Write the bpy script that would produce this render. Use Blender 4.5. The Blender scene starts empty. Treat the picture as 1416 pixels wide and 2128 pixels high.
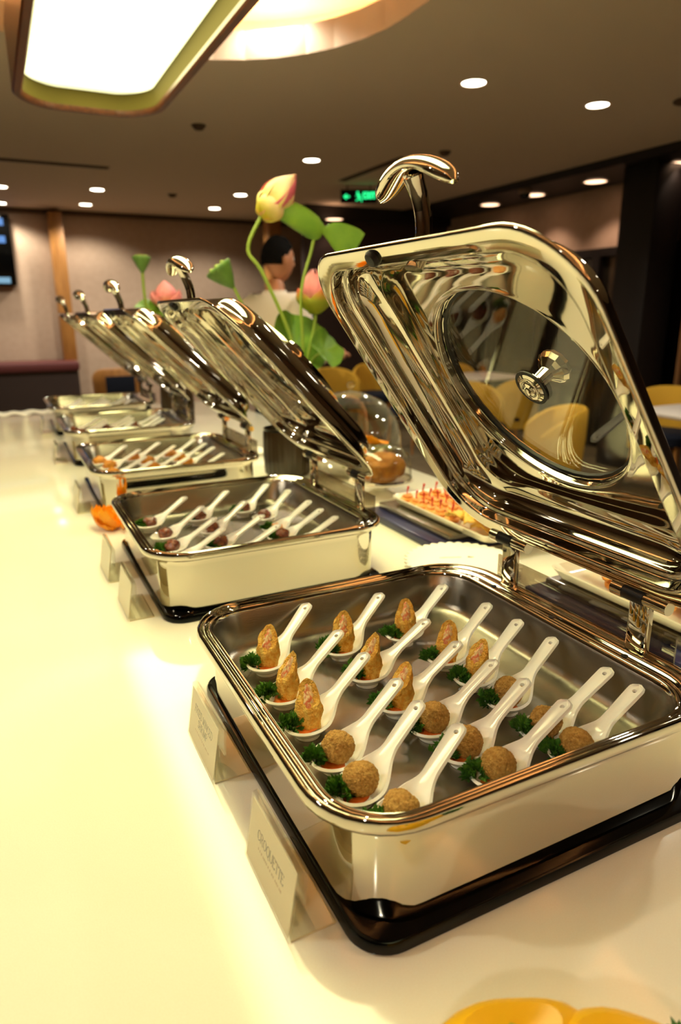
import bpy, bmesh, math, random
from math import sin, cos, pi, radians
from mathutils import Vector, Matrix, noise

S = bpy.context.scene
COL = S.collection
R = random.Random(7)

# ------------------------------------------------------------------ camera
CZ = 1.43                      # lens height above the floor
CT = 0.88                      # counter top height
cam_d = bpy.data.cameras.new('camera')
cam = bpy.data.objects.new('camera', cam_d)
COL.objects.link(cam)
cam.matrix_world = Matrix((
    (0.89579032, 0.1299375, -0.42505994, 0.0),
    (-0.44443019, 0.24798356, -0.86080541, 0.0),
    (-0.00644302, 0.96001063, 0.27988942, CZ),
    (0, 0, 0, 1)))
cam_d.sensor_fit = 'HORIZONTAL'
cam_d.sensor_width = 24.0
cam_d.lens = 24.0 * 1419.73 / 1416.0
cam_d.clip_start = 0.02
cam_d.dof.use_dof = True
cam_d.dof.focus_distance = 0.86
cam_d.dof.aperture_fstop = 4.0
S.camera = cam

# ------------------------------------------------------------------ world and exposure
W = bpy.data.worlds.new('room_dim')
S.world = W
W.use_nodes = True
W.node_tree.nodes['Background'].inputs[0].default_value = (1.0, 0.85, 0.7, 1)
W.node_tree.nodes['Background'].inputs[1].default_value = 0.02
S.view_settings.view_transform = 'Standard'
S.view_settings.look = 'None'
S.view_settings.exposure = 0.87
S.view_settings.gamma = 1.0
S.view_settings.use_curve_mapping = False
S.cycles.use_denoising = True
S.cycles.max_bounces = 10
S.cycles.transparent_max_bounces = 24
S.cycles.sample_clamp_indirect = 6.0
S.cycles.blur_glossy = 0.6

P_PENDANT = 5.0                # radiance of the pendant diffuser
P_DOWN = 44.0                  # watts of one ceiling downlight
P_COVE = 5.0
P_SOFFIT = 14.0


# ------------------------------------------------------------------ materials
def lin(c):
    return tuple(((x / 255.0) / 12.92 if x / 255.0 <= 0.04045 else ((x / 255.0 + 0.055) / 1.055) ** 2.4) for x in c)


def mat(name, rgb, rough=0.5, metal=0.0, spec=0.5, noise_amt=0.0, noise_scale=20.0, bump=0.0, bump_scale=60.0,
        rgb2=None, coat=0.0, sss=0.0, stretch=None, trans=0.0, bump_dist=0.002):
    m = bpy.data.materials.new(name)
    m.use_nodes = True
    nt = m.node_tree
    b = nt.nodes['Principled BSDF']
    c = lin(rgb)
    b.inputs['Base Color'].default_value = (*c, 1)
    b.inputs['Roughness'].default_value = rough
    b.inputs['Metallic'].default_value = metal
    b.inputs['Specular IOR Level'].default_value = spec
    b.inputs['Coat Weight'].default_value = coat
    b.inputs['Coat Roughness'].default_value = 0.05
    b.inputs['Transmission Weight'].default_value = trans
    if sss:
        b.inputs['Subsurface Weight'].default_value = sss
        b.inputs['Subsurface Radius'].default_value = (0.01, 0.006, 0.003)
    tc = nt.nodes.new('ShaderNodeTexCoord')
    src = tc.outputs['Object']
    if stretch:
        mp = nt.nodes.new('ShaderNodeMapping')
        mp.inputs['Scale'].default_value = stretch
        nt.links.new(src, mp.inputs['Vector'])
        src = mp.outputs['Vector']
    if rgb2 is not None:
        n = nt.nodes.new('ShaderNodeTexNoise')
        n.inputs['Scale'].default_value = noise_scale
        n.inputs['Detail'].default_value = 5
        nt.links.new(src, n.inputs['Vector'])
        r = nt.nodes.new('ShaderNodeValToRGB')
        r.color_ramp.elements[0].position = 0.5 - 0.5 * (1 - noise_amt) * 0.5 - 0.05
        r.color_ramp.elements[1].position = 0.5 + 0.5 * (1 - noise_amt) * 0.5 + 0.05
        r.color_ramp.elements[0].color = (*c, 1)
        r.color_ramp.elements[1].color = (*lin(rgb2), 1)
        nt.links.new(n.outputs['Fac'], r.inputs['Fac'])
        nt.links.new(r.outputs['Color'], b.inputs['Base Color'])
    if bump:
        n2 = nt.nodes.new('ShaderNodeTexNoise')
        n2.inputs['Scale'].default_value = bump_scale
        n2.inputs['Detail'].default_value = 4
        nt.links.new(src, n2.inputs['Vector'])
        bp = nt.nodes.new('ShaderNodeBump')
        bp.inputs['Strength'].default_value = bump
        bp.inputs['Distance'].default_value = bump_dist
        nt.links.new(n2.outputs['Fac'], bp.inputs['Height'])
        nt.links.new(bp.outputs['Normal'], b.inputs['Normal'])
    return m


def emit(name, rgb, strength):
    m = bpy.data.materials.new(name)
    m.use_nodes = True
    nt = m.node_tree
    nt.nodes.remove(nt.nodes['Principled BSDF'])
    e = nt.nodes.new('ShaderNodeEmission')
    e.inputs[0].default_value = (*rgb, 1)
    e.inputs[1].default_value = strength
    nt.links.new(e.outputs[0], nt.nodes['Material Output'].inputs['Surface'])
    return m


def glass(name, tint, refl=0.06, rough=0.0):
    """thin clear sheet: what lies behind shows through, the surface mirrors a little more at grazing angles"""
    m = bpy.data.materials.new(name)
    m.use_nodes = True
    nt = m.node_tree
    nt.nodes.remove(nt.nodes['Principled BSDF'])
    t = nt.nodes.new('ShaderNodeBsdfTransparent')
    t.inputs[0].default_value = (*tint, 1)
    g = nt.nodes.new('ShaderNodeBsdfGlossy')
    g.inputs['Roughness'].default_value = rough
    f = nt.nodes.new('ShaderNodeLayerWeight')
    f.inputs['Blend'].default_value = 0.5
    p = nt.nodes.new('ShaderNodeMath')
    p.operation = 'POWER'
    p.inputs[1].default_value = 4.5
    a = nt.nodes.new('ShaderNodeMath')
    a.operation = 'MULTIPLY_ADD'
    a.use_clamp = True
    a.inputs[1].default_value = 0.9
    a.inputs[2].default_value = refl
    mx = nt.nodes.new('ShaderNodeMixShader')
    nt.links.new(f.outputs['Facing'], p.inputs[0])
    nt.links.new(p.outputs[0], a.inputs[0])
    nt.links.new(a.outputs[0], mx.inputs[0])
    nt.links.new(t.outputs[0], mx.inputs[1])
    nt.links.new(g.outputs[0], mx.inputs[2])
    nt.links.new(mx.outputs[0], nt.nodes['Material Output'].inputs['Surface'])
    return m


M = {}
M['chrome'] = mat('polished_steel', (206, 200, 186), 0.03, 1.0)
M['brushed'] = mat('brushed_steel', (158, 151, 138), 0.27, 1.0, bump=0.25, bump_scale=30, stretch=(4, 120, 4), bump_dist=0.0004)
M['black'] = mat('black_gloss', (4, 4, 4), 0.10, 0, 0.3)
M['rubber'] = mat('black_rubber', (14, 12, 11), 0.5)
M['quartz'] = mat('cream_quartz', (246, 242, 222), 0.075, 0, 0.5, rgb2=(242, 236, 214), noise_scale=700, noise_amt=0.3)
M['china'] = mat('white_porcelain', (252, 250, 243), 0.08, 0, 0.5, coat=0.3)
M['bite'] = mat('orange_fry', (222, 150, 50), 0.5, 0, 0.4, rgb2=(190, 112, 26), noise_scale=60, noise_amt=0.4)
M['crumb'] = mat('fried_breadcrumb', (218, 172, 92), 0.75, 0, 0.25, rgb2=(178, 128, 58), noise_scale=260, noise_amt=0.4, bump=1.0, bump_scale=330, bump_dist=0.006)
M['crumb_gold'] = mat('fried_golden_crumb', (255, 212, 104), 0.7, 0, 0.25, rgb2=(240, 168, 60), noise_scale=150, noise_amt=0.6, bump=1.0, bump_scale=360, bump_dist=0.005)
M['filling'] = mat('shrimp_filling', (240, 212, 150), 0.4, 0, 0.5, rgb2=(226, 120, 66), noise_scale=200, noise_amt=0.85, bump=0.8, bump_scale=160)
M['sauce'] = mat('chilli_sauce', (244, 110, 36), 0.15, 0, 0.6, rgb2=(250, 150, 76), noise_scale=120, noise_amt=0.3)
M['meat'] = mat('glazed_meat', (92, 32, 18), 0.22, 0, 0.6, rgb2=(150, 84, 50), noise_scale=110, noise_amt=0.5, bump=0.8, bump_scale=150)
M['salmon'] = mat('orange_crisp', (228, 140, 70), 0.5, 0, 0.4, rgb2=(240, 180, 110), noise_scale=120, noise_amt=0.5, bump=0.8, bump_scale=160)
M['parsley'] = mat('parsley_green', (100, 154, 52), 0.45, 0, 0.4, rgb2=(54, 102, 34), noise_scale=90, noise_amt=0.3)
M['acrylic'] = glass('clear_acrylic', (0.985, 0.975, 0.94), 0.10)
M['acrylic_edge'] = mat('acrylic_edge', (225, 212, 170), 0.2, 0, 0.5)
M['card'] = mat('cream_card', (255, 246, 214), 0.55)
nt_ = M['card'].node_tree
tr_ = nt_.nodes.new('ShaderNodeBsdfTranslucent')
tr_.inputs[0].default_value = (*lin((255, 244, 208)), 1)
mx_ = nt_.nodes.new('ShaderNodeMixShader')
mx_.inputs[0].default_value = 0.35
nt_.links.new(nt_.nodes['Principled BSDF'].outputs[0], mx_.inputs[1])
nt_.links.new(tr_.outputs[0], mx_.inputs[2])
nt_.links.new(mx_.outputs[0], nt_.nodes['Material Output'].inputs['Surface'])
M['ink'] = mat('grey_ink', (128, 112, 84), 0.7)
M['ink_faint'] = mat('faint_ink', (206, 182, 138), 0.7)
M['pane'] = glass('lid_glass', (0.93, 0.93, 0.88), 0.05)
M['smoke'] = glass('smoked_acrylic', (0.62, 0.57, 0.50), 0.10)
M['dome'] = glass('clear_dome', (0.95, 0.94, 0.9), 0.09)
M['ceiling'] = mat('ceiling_paint', (208, 190, 170), 0.9, 0, 0.2)
M['recess'] = mat('recess_paint', (235, 215, 195), 0.9, 0, 0.2)
M['wallpaper'] = mat('mauve_wallpaper', (188, 162, 142), 0.85, 0, 0.2, rgb2=(180, 154, 134), noise_scale=14, noise_amt=0.3)
M['dark_wall'] = mat('dark_panel', (52, 36, 32), 0.6)
M['maroon'] = mat('maroon_leather', (92, 40, 40), 0.5)
M['wood'] = mat('oak_wood', (176, 120, 58), 0.5, rgb2=(146, 94, 40), noise_scale=8, noise_amt=0.4, stretch=(6, 6, 0.6))
M['walnut'] = mat('dark_walnut', (96, 52, 30), 0.35, rgb2=(66, 34, 20), noise_scale=10, noise_amt=0.4, stretch=(8, 0.8, 8))
M['slat'] = mat('brown_slat', (140, 96, 58), 0.5)
M['black_wood'] = mat('black_stained_wood', (24, 17, 15), 0.5)
M['dark_glass'] = mat('dark_glass', (40, 36, 30), 0.1, 0, 0.5)
M['carpet'] = mat('taupe_carpet', (112, 98, 74), 0.95, 0, 0.1, rgb2=(96, 84, 64), noise_scale=6, noise_amt=0.4)
M['mustard'] = mat('mustard_fabric', (206, 158, 52), 0.85, 0, 0.2, bump=0.3, bump_scale=200)
M['navy'] = mat('navy_fabric', (22, 26, 40), 0.85, 0, 0.2)
M['navy_gloss'] = mat('navy_board', (32, 34, 78), 0.3)
M['table_white'] = mat('pale_table_top', (206, 194, 184), 0.4)
M['linen'] = mat('linen_shade', (88, 78, 30), 0.8, 0, 0.2)
M['paper'] = mat('white_paper', (246, 242, 226), 0.8)
M['white_plate'] = mat('white_plate', (232, 224, 206), 0.15, coat=0.3)
M['leaf'] = mat('lotus_leaf', (116, 152, 44), 0.5, 0, 0.4, rgb2=(86, 126, 34), noise_scale=16, noise_amt=0.3)
M['stem'] = mat('lotus_stem', (128, 150, 50), 0.5)
M['pod'] = mat('lotus_pod', (96, 132, 56), 0.6, rgb2=(74, 108, 40), noise_scale=30, noise_amt=0.4)
M['orange'] = mat('orange_vegetable', (255, 176, 20), 0.45, 0, 0.4, rgb2=(250, 146, 8), noise_scale=30, noise_amt=0.4)
M['yellow'] = mat('yellow_vegetable', (238, 186, 24), 0.35, 0, 0.5, rgb2=(228, 166, 12), noise_scale=10, noise_amt=0.3)
M['bread'] = mat('bread_crust', (176, 122, 42), 0.7, 0, 0.3, rgb2=(134, 82, 24), noise_scale=26, noise_amt=0.4, bump=0.8, bump_scale=70)
M['lime'] = mat('salad_green', (158, 170, 60), 0.5, rgb2=(120, 142, 40), noise_scale=40, noise_amt=0.4)
M['cream'] = mat('cream_flesh', (238, 226, 150), 0.45)
M['ribbed'] = mat('dark_ribbed_glaze', (46, 32, 18), 0.3)
M['skin'] = mat('skin', (190, 128, 92), 0.55, sss=0.05)
M['hair'] = mat('black_hair', (12, 9, 8), 0.9, 0, 0.1)
M['shirt'] = mat('white_shirt', (226, 214, 200), 0.85)
M['trousers'] = mat('navy_trousers', (22, 24, 36), 0.85)
M['red_pick'] = mat('red_pick', (206, 40, 20), 0.3)
M['cracker'] = mat('golden_cracker', (238, 172, 84), 0.5, rgb2=(224, 140, 54), noise_scale=60, noise_amt=0.4, bump=0.5, bump_scale=90)
M['crisp'] = mat('yellow_crisp', (240, 198, 92), 0.5, rgb2=(226, 170, 60), noise_scale=40, noise_amt=0.4, bump=0.6, bump_scale=70)
M['white_plastic'] = mat('off_white_plastic', (150, 128, 108), 0.5)
M['grille'] = mat('grille_brown', (76, 58, 44), 0.6)
M['vent_dark'] = mat('vent_slot', (84, 64, 48), 0.8)


def petal_mat(name, base, tip, lo=0.2, hi=0.75):
    m = mat(name, base, 0.5, 0, 0.3)
    nt = m.node_tree
    b = nt.nodes['Principled BSDF']
    tc = nt.nodes.new('ShaderNodeTexCoord')
    sx = nt.nodes.new('ShaderNodeSeparateXYZ')
    nt.links.new(tc.outputs['Generated'], sx.inputs[0])
    r = nt.nodes.new('ShaderNodeValToRGB')
    r.color_ramp.elements[0].position = lo
    r.color_ramp.elements[1].position = hi
    r.color_ramp.elements[0].color = (*lin(base), 1)
    r.color_ramp.elements[1].color = (*lin(tip), 1)
    nt.links.new(sx.outputs[2], r.inputs['Fac'])
    nt.links.new(r.outputs['Color'], b.inputs['Base Color'])
    b.inputs['Subsurface Weight'].default_value = 0.1
    b.inputs['Subsurface Radius'].default_value = (0.01, 0.006, 0.004)
    return m


M['petal_bud'] = petal_mat('bud_petal', (236, 180, 140), (226, 112, 138), 0.0, 0.4)
M['petal_bud_pale'] = petal_mat('bud_petal_pale', (214, 200, 60), (244, 206, 176), 0.15, 0.75)
M['petal_pink'] = petal_mat('pink_petal', (226, 190, 130), (232, 142, 150), 0.05, 0.5)
M['petal_green'] = petal_mat('green_petal', (150, 158, 44), (206, 78, 66), 0.55, 1.0)


# ------------------------------------------------------------------ object helpers
def finish(bm, name, material, parent=None, smooth=True, angle=35, loc=None):
    bmesh.ops.recalc_face_normals(bm, faces=bm.faces[:])
    me = bpy.data.meshes.new(name)
    bm.to_mesh(me)
    bm.free()
    if smooth:
        me.shade_smooth()
        me.set_sharp_from_angle(angle=radians(angle))
    me.materials.append(material)
    return link(me, name, parent, loc)


def link(me, name, parent=None, loc=None):
    o = bpy.data.objects.new(name, me)
    COL.objects.link(o)
    if parent is not None:
        o.parent = parent
    if loc is not None:
        o.location = loc
    return o


def tag(o, label=None, cat=None, group=None, kind=None):
    if label:
        o['label'] = label
    if cat:
        o['category'] = cat
    if group:
        o['group'] = group
    if kind:
        o['kind'] = kind
    return o


def empty(name, label, cat, loc=(0, 0, 0), rz=0.0, group=None):
    o = bpy.data.objects.new(name, None)
    o.empty_display_size = 0.05
    COL.objects.link(o)
    o.location = loc
    o.rotation_euler = (0, 0, rz)
    return tag(o, label, cat, group)


def copy_tree(o, parent=None):
    c = o.copy()
    COL.objects.link(c)
    if parent is not None:
        c.parent = parent
    for ch in list(o.children):
        copy_tree(ch, c)
    return c


def rrect(hx, hy, r, n=10, cx=0.0, cy=0.0):
    pts = []
    for k, (sx, sy) in enumerate(((1, 1), (-1, 1), (-1, -1), (1, -1))):
        for i in range(n):
            a = pi / 2 * (k + i / (n - 1.0))
            pts.append((cx + sx * (hx - r) + r * cos(a), cy + sy * (hy - r) + r * sin(a)))
    return pts


def rrect_dense(hx, hy, r, n=12, m=14):
    base = rrect(hx, hy, r, n)
    out = []
    for k in range(4):
        arc = base[k * n:(k + 1) * n]
        out += arc
        a, b = arc[-1], base[((k + 1) * n) % (4 * n)]
        for i in range(1, m):
            t = i / m
            out.append((a[0] + (b[0] - a[0]) * t, a[1] + (b[1] - a[1]) * t))
    return out


def mix2(A, B, t):
    return [(a[0] + (b[0] - a[0]) * t, a[1] + (b[1] - a[1]) * t) for a, b in zip(A, B)]


def loft(bm, loops, cap0=False, cap1=False, closed=False):
    rows = [[bm.verts.new(p) for p in lp] for lp in loops]
    n = len(rows[0])
    pairs = list(zip(rows[:-1], rows[1:]))
    if closed:
        pairs.append((rows[-1], rows[0]))
    for a, b in pairs:
        for i in range(n):
            j = (i + 1) % n
            bm.faces.new((a[i], a[j], b[j], b[i]))
    if cap0:
        bm.faces.new(rows[0])
    if cap1:
        bm.faces.new(rows[-1])
    return rows


def z_of(pts, z):
    return [(p[0], p[1], z) for p in pts]


def box(bm, x0, x1, y0, y1, z0, z1, bev=0.0):
    vs = [bm.verts.new((x, y, z)) for z in (z0, z1) for (x, y) in ((x0, y0), (x1, y0), (x1, y1), (x0, y1))]
    fs = [bm.faces.new([vs[i] for i in f]) for f in ((3, 2, 1, 0), (4, 5, 6, 7), (0, 1, 5, 4), (1, 2, 6, 5), (2, 3, 7, 6), (3, 0, 4, 7))]
    if bev > 0:
        es = list({e for f in fs for e in f.edges})
        bmesh.ops.bevel(bm, geom=es, offset=bev, segments=2, affect='EDGES', profile=0.5)


def box_obj(name, material, dims, parent=None, bev=0.0, loc=None):
    bm = bmesh.new()
    box(bm, *dims, bev=bev)
    return finish(bm, name, material, parent, smooth=bev > 0, loc=loc)


def tube(bm, pts, rad, n=10, cap=True):
    pts = [Vector(p) for p in pts]
    rs = rad if isinstance(rad, (list, tuple)) else [rad] * len(pts)
    up = Vector((0, 0, 1))
    rows = []
    prev = None
    for i, p in enumerate(pts):
        d = (pts[min(i + 1, len(pts) - 1)] - pts[max(i - 1, 0)]).normalized()
        if prev is None:
            a = d.orthogonal().normalized() if abs(d.dot(up)) > 0.95 else d.cross(up).normalized()
        else:
            a = (prev - d * prev.dot(d)).normalized()
        prev = a
        b = d.cross(a)
        rows.append([p + (a * cos(2 * pi * k / n) + b * sin(2 * pi * k / n)) * rs[i] for k in range(n)])
    loft(bm, rows, cap, cap)


def lathe(bm, prof, n=32, cx=0, cy=0, cap0=False, cap1=False):
    loft(bm, [[(cx + r * cos(2 * pi * k / n), cy + r * sin(2 * pi * k / n), z) for k in range(n)] for r, z in prof], cap0, cap1)


def cr(pts, m=6):
    """smooth curve through points"""
    P = [Vector(p) for p in pts]
    out = []
    for i in range(len(P) - 1):
        p0 = P[max(i - 1, 0)]
        p1, p2 = P[i], P[i + 1]
        p3 = P[min(i + 2, len(P) - 1)]
        for k in range(m):
            t = k / m
            out.append(0.5 * ((2 * p1) + (p2 - p0) * t + (2 * p0 - 5 * p1 + 4 * p2 - p3) * t * t + (3 * p1 - p0 - 3 * p2 + p3) * t ** 3))
    out.append(P[-1])
    return out


ORD = ['first', 'second', 'third', 'fourth', 'fifth', 'sixth', 'seventh', 'eighth']

# ------------------------------------------------------------------ the room
XL, XR, YB, YF, ZC = -6.0, 6.4, -5.0, 10.0, CZ + 1.27

bm = bmesh.new()
box(bm, XL, XR, YB, YF + 0.6, -0.1, 0.0)
tag(finish(bm, 'floor', M['carpet'], smooth=False), kind='structure')

# ceiling with the rounded recess over the buffet
bm = bmesh.new()
RC = (0.47, 0.55)                       # centre of the recess
RX, RY, RR = 1.38, 3.45, 0.95
outer = rrect(6.2, 7.75, 0.001, cx=0.2, cy=2.75)
hole = rrect(RX, RY, RR, cx=RC[0], cy=RC[1])
wide = rrect(RX + 0.28, RY + 0.28, RR + 0.28, cx=RC[0], cy=RC[1])
loft(bm, [z_of(outer, ZC), z_of(hole, ZC), z_of(hole, ZC + 0.13), z_of(rrect(RX + 0.02, RY + 0.02, RR + 0.02, cx=RC[0], cy=RC[1]), ZC + 0.13),
          z_of(rrect(RX + 0.03, RY + 0.03, RR + 0.03, cx=RC[0], cy=RC[1]), ZC + 0.07), z_of(wide, ZC + 0.07), z_of(wide, ZC + 0.27)], cap1=True)
tag(finish(bm, 'ceiling', M['ceiling'], smooth=False), kind='structure')
bm = bmesh.new()
led = rrect(RX + 0.16, RY + 0.16, RR + 0.16, cx=RC[0], cy=RC[1])
led2 = rrect(RX + 0.12, RY + 0.12, RR + 0.12, cx=RC[0], cy=RC[1])
loft(bm, [z_of(led, ZC + 0.075), z_of(led2, ZC + 0.075), z_of(led2, ZC + 0.09), z_of(led, ZC + 0.09)], closed=True)
tag(finish(bm, 'cove_light', emit('warm_led', (1.0, 0.55, 0.22), P_COVE * 4), smooth=False),
    'warm strip light hidden in the rounded ceiling recess above the buffet', 'light')

# walls
for nm, d, mt in (('wall_left', (XL - 0.1, XL, YB, YF, 0, ZC + 0.3), 'wallpaper'),
                  ('wall_rear', (XL, XR, YB - 0.1, YB, 0, ZC + 0.3), 'wallpaper'),
                  ('wall_back', (XL, 5.0, YF, YF + 0.1, 0, ZC + 0.02), 'wallpaper'),
                  ('wall_right', (5.75, 5.85, 4.7, YF, 2.05, ZC), 'wallpaper'),
                  ('wall_outer', (XR, XR + 0.1, YB, YF, 0, ZC + 0.3), 'dark_wall')):
    tag(box_obj(nm, M[mt], d), kind='structure')
tag(box_obj('wall_bar', M['dark_wall'], (3.62, XR, 8.3, 8.4, 0, ZC)), kind='structure')
# dark shadow gap under the ceiling, right-hand soffit
tag(box_obj('trim_1', M['vent_dark'], (XL, 5.0, YF - 0.06, YF, ZC - 0.05, ZC)), kind='structure')
tag(box_obj('trim_2', M['black_wood'], (5.0, XR, 2.0, 8.3, ZC - 0.07, ZC)), kind='structure')
tag(box_obj('trim_3', M['black_wood'], (5.72, 5.85, 4.7, 8.3, 1.97, 2.05)), kind='structure')
tag(box_obj('trim_4', M['black_wood'], (3.62, 5.75, 8.22, 8.3, ZC - 0.16, ZC)), kind='structure')
tag(box_obj('wall_glazed', M['dark_glass'], (5.78, 5.84, 4.7, 8.3, 0, 1.97)), kind='structure')
for k, y in enumerate((5.5, 6.3, 7.2)):
    tag(box_obj('trim_%d' % (5 + k), M['black_wood'], (5.70, 5.78, y, y + 0.09, 0, 1.97)), kind='structure')
tag(box_obj('column', M['black_wood'], (5.15, 5.5, 4.42, 4.78, 0, ZC - 0.07), bev=0.01),
    'tall black square column beside the slatted wooden screen', 'column')
tag(box_obj('post', M['wood'], (0.82, 0.98, 9.72, 9.98, 0.861, ZC - 0.05), bev=0.005),
    'pale oak post standing against the mauve wall above the bench', 'post')
tag(box_obj('post', M['wood'], (3.33, 3.50, 8.75, 8.95, 0, ZC), bev=0.005),
    'oak post rising behind the black haired man', 'post')

# wooden slat screen on the right
t = empty('slat_screen', 'screen of thin vertical brown wooden slats on the right', 'screen', (5.3, 3.5, 0))
sl = None
for k in range(20):
    if sl is None:
        bm = bmesh.new()
        box(bm, -0.02, 0.02, -0.014, 0.014, 0, ZC - 0.08)
        sl = finish(bm, 'slat', M['slat'], t, smooth=False, loc=(0.2, 0.0, 0))
        s_ = sl
    else:
        s_ = sl.copy()
        COL.objects.link(s_)
    s_.location = (0.2 + (k % 2) * 0.06, -0.15 + k * 0.05, 0)
box_obj('rail', M['slat'], (0.16, 0.32, -0.2, 0.82, 1.9, 1.95), t)

# bench along the back wall
t = empty('banquette', 'dark bench with maroon padded top along the back wall', 'bench', (-2.6, 9.6, 0))
box_obj('bench_base', M['dark_wall'], (-2.6, 3.55, -0.1, 0.36, 0, 0.74), t)
box_obj('padded_top', M['maroon'], (-2.62, 3.57, -0.14, 0.38, 0.74, 0.86), t, bev=0.03)

# wall screen on the left
t = empty('television', 'wall television with blue lines of text at the left edge', 'television', (-0.43, 9.9, 1.78))
box_obj('casing', M['black'], (-0.75, 0.81, -0.03, 0.09, 0.0, 0.83), t, bev=0.008)
tv_blue = emit('screen_blue', (0.16, 0.34, 0.75), 0.55)
tv_pale = emit('screen_pale', (0.25, 0.45, 0.6), 0.55)
for k, (z0, z1, mm) in enumerate(((0.70, 0.78, tv_blue), (0.50, 0.58, tv_blue), (0.03, 0.10, tv_pale))):
    box_obj('screen_band', mm, (-0.70, 0.74, -0.034, -0.031, z0, z1), t)

# ceiling lights
disc_m = emit('downlight_glow', (1.0, 0.90, 0.70), 9.0)
bm = bmesh.new()
lathe(bm, [(0.0005, -0.001), (0.068, -0.001)], 24)
disc_me = finish(bm, 'tmp', disc_m, smooth=False)
disc_mesh = disc_me.data
bpy.data.objects.remove(disc_me)
bm = bmesh.new()
lathe(bm, [(0.067, 0.0), (0.07, -0.004), (0.082, -0.004), (0.084, 0.0)], 24)
ring_o = finish(bm, 'tmp', M['recess'])
ring_mesh = ring_o.data
bpy.data.objects.remove(ring_o)


soffit_m = emit('soffit_glow', (1.0, 0.60, 0.36), 2.2)
soffit_mesh = disc_mesh.copy()
soffit_mesh.materials.clear()
soffit_mesh.materials.append(soffit_m)


def downlight(x, y, z, label, power=None, col=(1.0, 0.94, 0.76), size=1.0, group='downlights in the ceiling', spot=140, name='downlight', cat='ceiling light'):
    t = empty(name, label, cat, (x, y, z), group=group)
    for me, nm in ((ring_mesh, 'ring'), (soffit_mesh if name == 'soffit_light' else disc_mesh, 'lamp')):
        o = link(me, nm, t)
        o.scale = (size, size, 1)
    L = bpy.data.lights.new('downlight_beam', 'SPOT')
    L.energy = power if power is not None else P_DOWN
    L.color = col
    L.spot_size = radians(spot)
    L.spot_blend = 0.5
    L.shadow_soft_size = 0.06
    lo = bpy.data.objects.new('beam', L)
    COL.objects.link(lo)
    lo.parent = t
    lo.location = (0, 0, -0.02)
    return t


for (x, y, z, lb) in (
        (1.495, 3.87 - 0.1, ZC + 0.268, 'bright round downlight inside the ceiling recess beside the pendant'),
        (2.688, 3.667, ZC, 'bright round ceiling downlight above the nearest lid handle'),
        (3.682, 3.687, ZC, 'bright round ceiling downlight farthest right'),
        (2.686, 5.959, ZC, 'bright ceiling downlight right of the lotus bud'),
        (1.21, 8.224, ZC, 'front one of two downlights right of the oak post'),
        (1.225, 9.351, ZC, 'downlight close to the back wall, right of the oak post'),
        (2.699, 7.933, ZC, 'ceiling downlight just left of the lotus bud'),
        (2.725, 9.038, ZC, 'downlight close to the back wall, left of the lotus bud'),
        (0.283, 8.45, ZC, 'upper downlight cut by the left edge of the photo'),
        (0.299, 9.636, ZC, 'lower downlight cut by the left edge of the photo')):
    downlight(x, y, z, lb)
for (x, y, lb) in ((2.69, 1.4, 'inner downlight right of the pendant'), (3.69, 1.4, 'outer downlight right of the pendant'), (2.69, -1.2, 'inner downlight behind the camera on the right'),
                   (3.69, -1.2, 'outer downlight behind the camera on the right'), (-1.6, 1.4, 'inner downlight left of the pendant'), (-1.6, 4.0, 'downlight left of the far pendant end'),
                   (-1.6, -1.2, 'downlight behind the camera on the left'), (-3.2, 1.4, 'outer downlight left of the pendant')):
    downlight(x, y, ZC, lb, group='downlights outside the view')
for k, (y, lb) in enumerate(((7.75, 'small warm soffit light beside the lotus bud'), (6.95, 'warm soffit light right of the lid handle, farthest back'),
                             (6.2, 'second warm soffit light from the back on the right'), (5.35, 'third warm soffit light on the right, above the pale wall strip'),
                             (4.45, 'warm soffit light above the slatted screen'))):
    downlight(5.40 if k else 3.95, y if k else 8.12, ZC - 0.075 if k else ZC - 0.17, lb, P_SOFFIT if k else 3, (1.0, 0.70, 0.5), 1.5, 'warm soffit lights on the right', 105, name='soffit_light')

# small ceiling fittings
t = empty('air_vent', 'long brown slot vent in the ceiling at left', 'vent', (0.2, 7.0, ZC))
box_obj('frame', M['vent_dark'], (-1.2, 0.95, -0.05, 0.05, -0.006, 0.0), t)
for k in range(3):
    box_obj('louvre', M['grille'], (-1.18, 0.93, -0.035 + k * 0.028, -0.025 + k * 0.028, -0.012, -0.006), t)
t = empty('air_vent', 'short slot vent in the ceiling behind the lid handle', 'vent', (3.35, 6.1, ZC), radians(90))
box_obj('frame', M['vent_dark'], (-0.6, 0.6, -0.04, 0.04, -0.006, 0.0), t)
for k in range(2):
    box_obj('louvre', M['grille'], (-0.58, 0.58, -0.022 + k * 0.028, -0.012 + k * 0.028, -0.012, -0.006), t)
for (x, y, lb) in ((1.497, 5.239, 'small brown smoke detector in the ceiling below the pendant'), (3.55, 5.2, 'small brown sprinkler head in the ceiling above the lid handle'),
                   (2.0, 8.2, 'small green-lit detector in the ceiling near the back wall')):
    t = empty('smoke_detector', lb, 'detector', (x, y, ZC))
    bm = bmesh.new()
    lathe(bm, [(0.045, 0), (0.045, -0.012), (0.03, -0.03), (0.012, -0.034)], 20, cap1=True)
    finish(bm, 'housing', M['vent_dark'], t)
    bm = bmesh.new()
    lathe(bm, [(0.052, 0), (0.052, -0.006), (0.045, -0.008)], 20)
    finish(bm, 'collar', M['grille'], t)
t = empty('speaker_grille', 'flat round brown speaker grille in the ceiling at upper right', 'speaker', (4.15, 3.35, ZC))
bm = bmesh.new()
lathe(bm, [(0.11, 0), (0.11, -0.008), (0.095, -0.01), (0.02, -0.012)], 28, cap1=True)
finish(bm, 'grille', M['vent_dark'], t)
bm = bmesh.new()
lathe(bm, [(0.12, 0), (0.12, -0.006), (0.11, -0.008)], 28)
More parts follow.
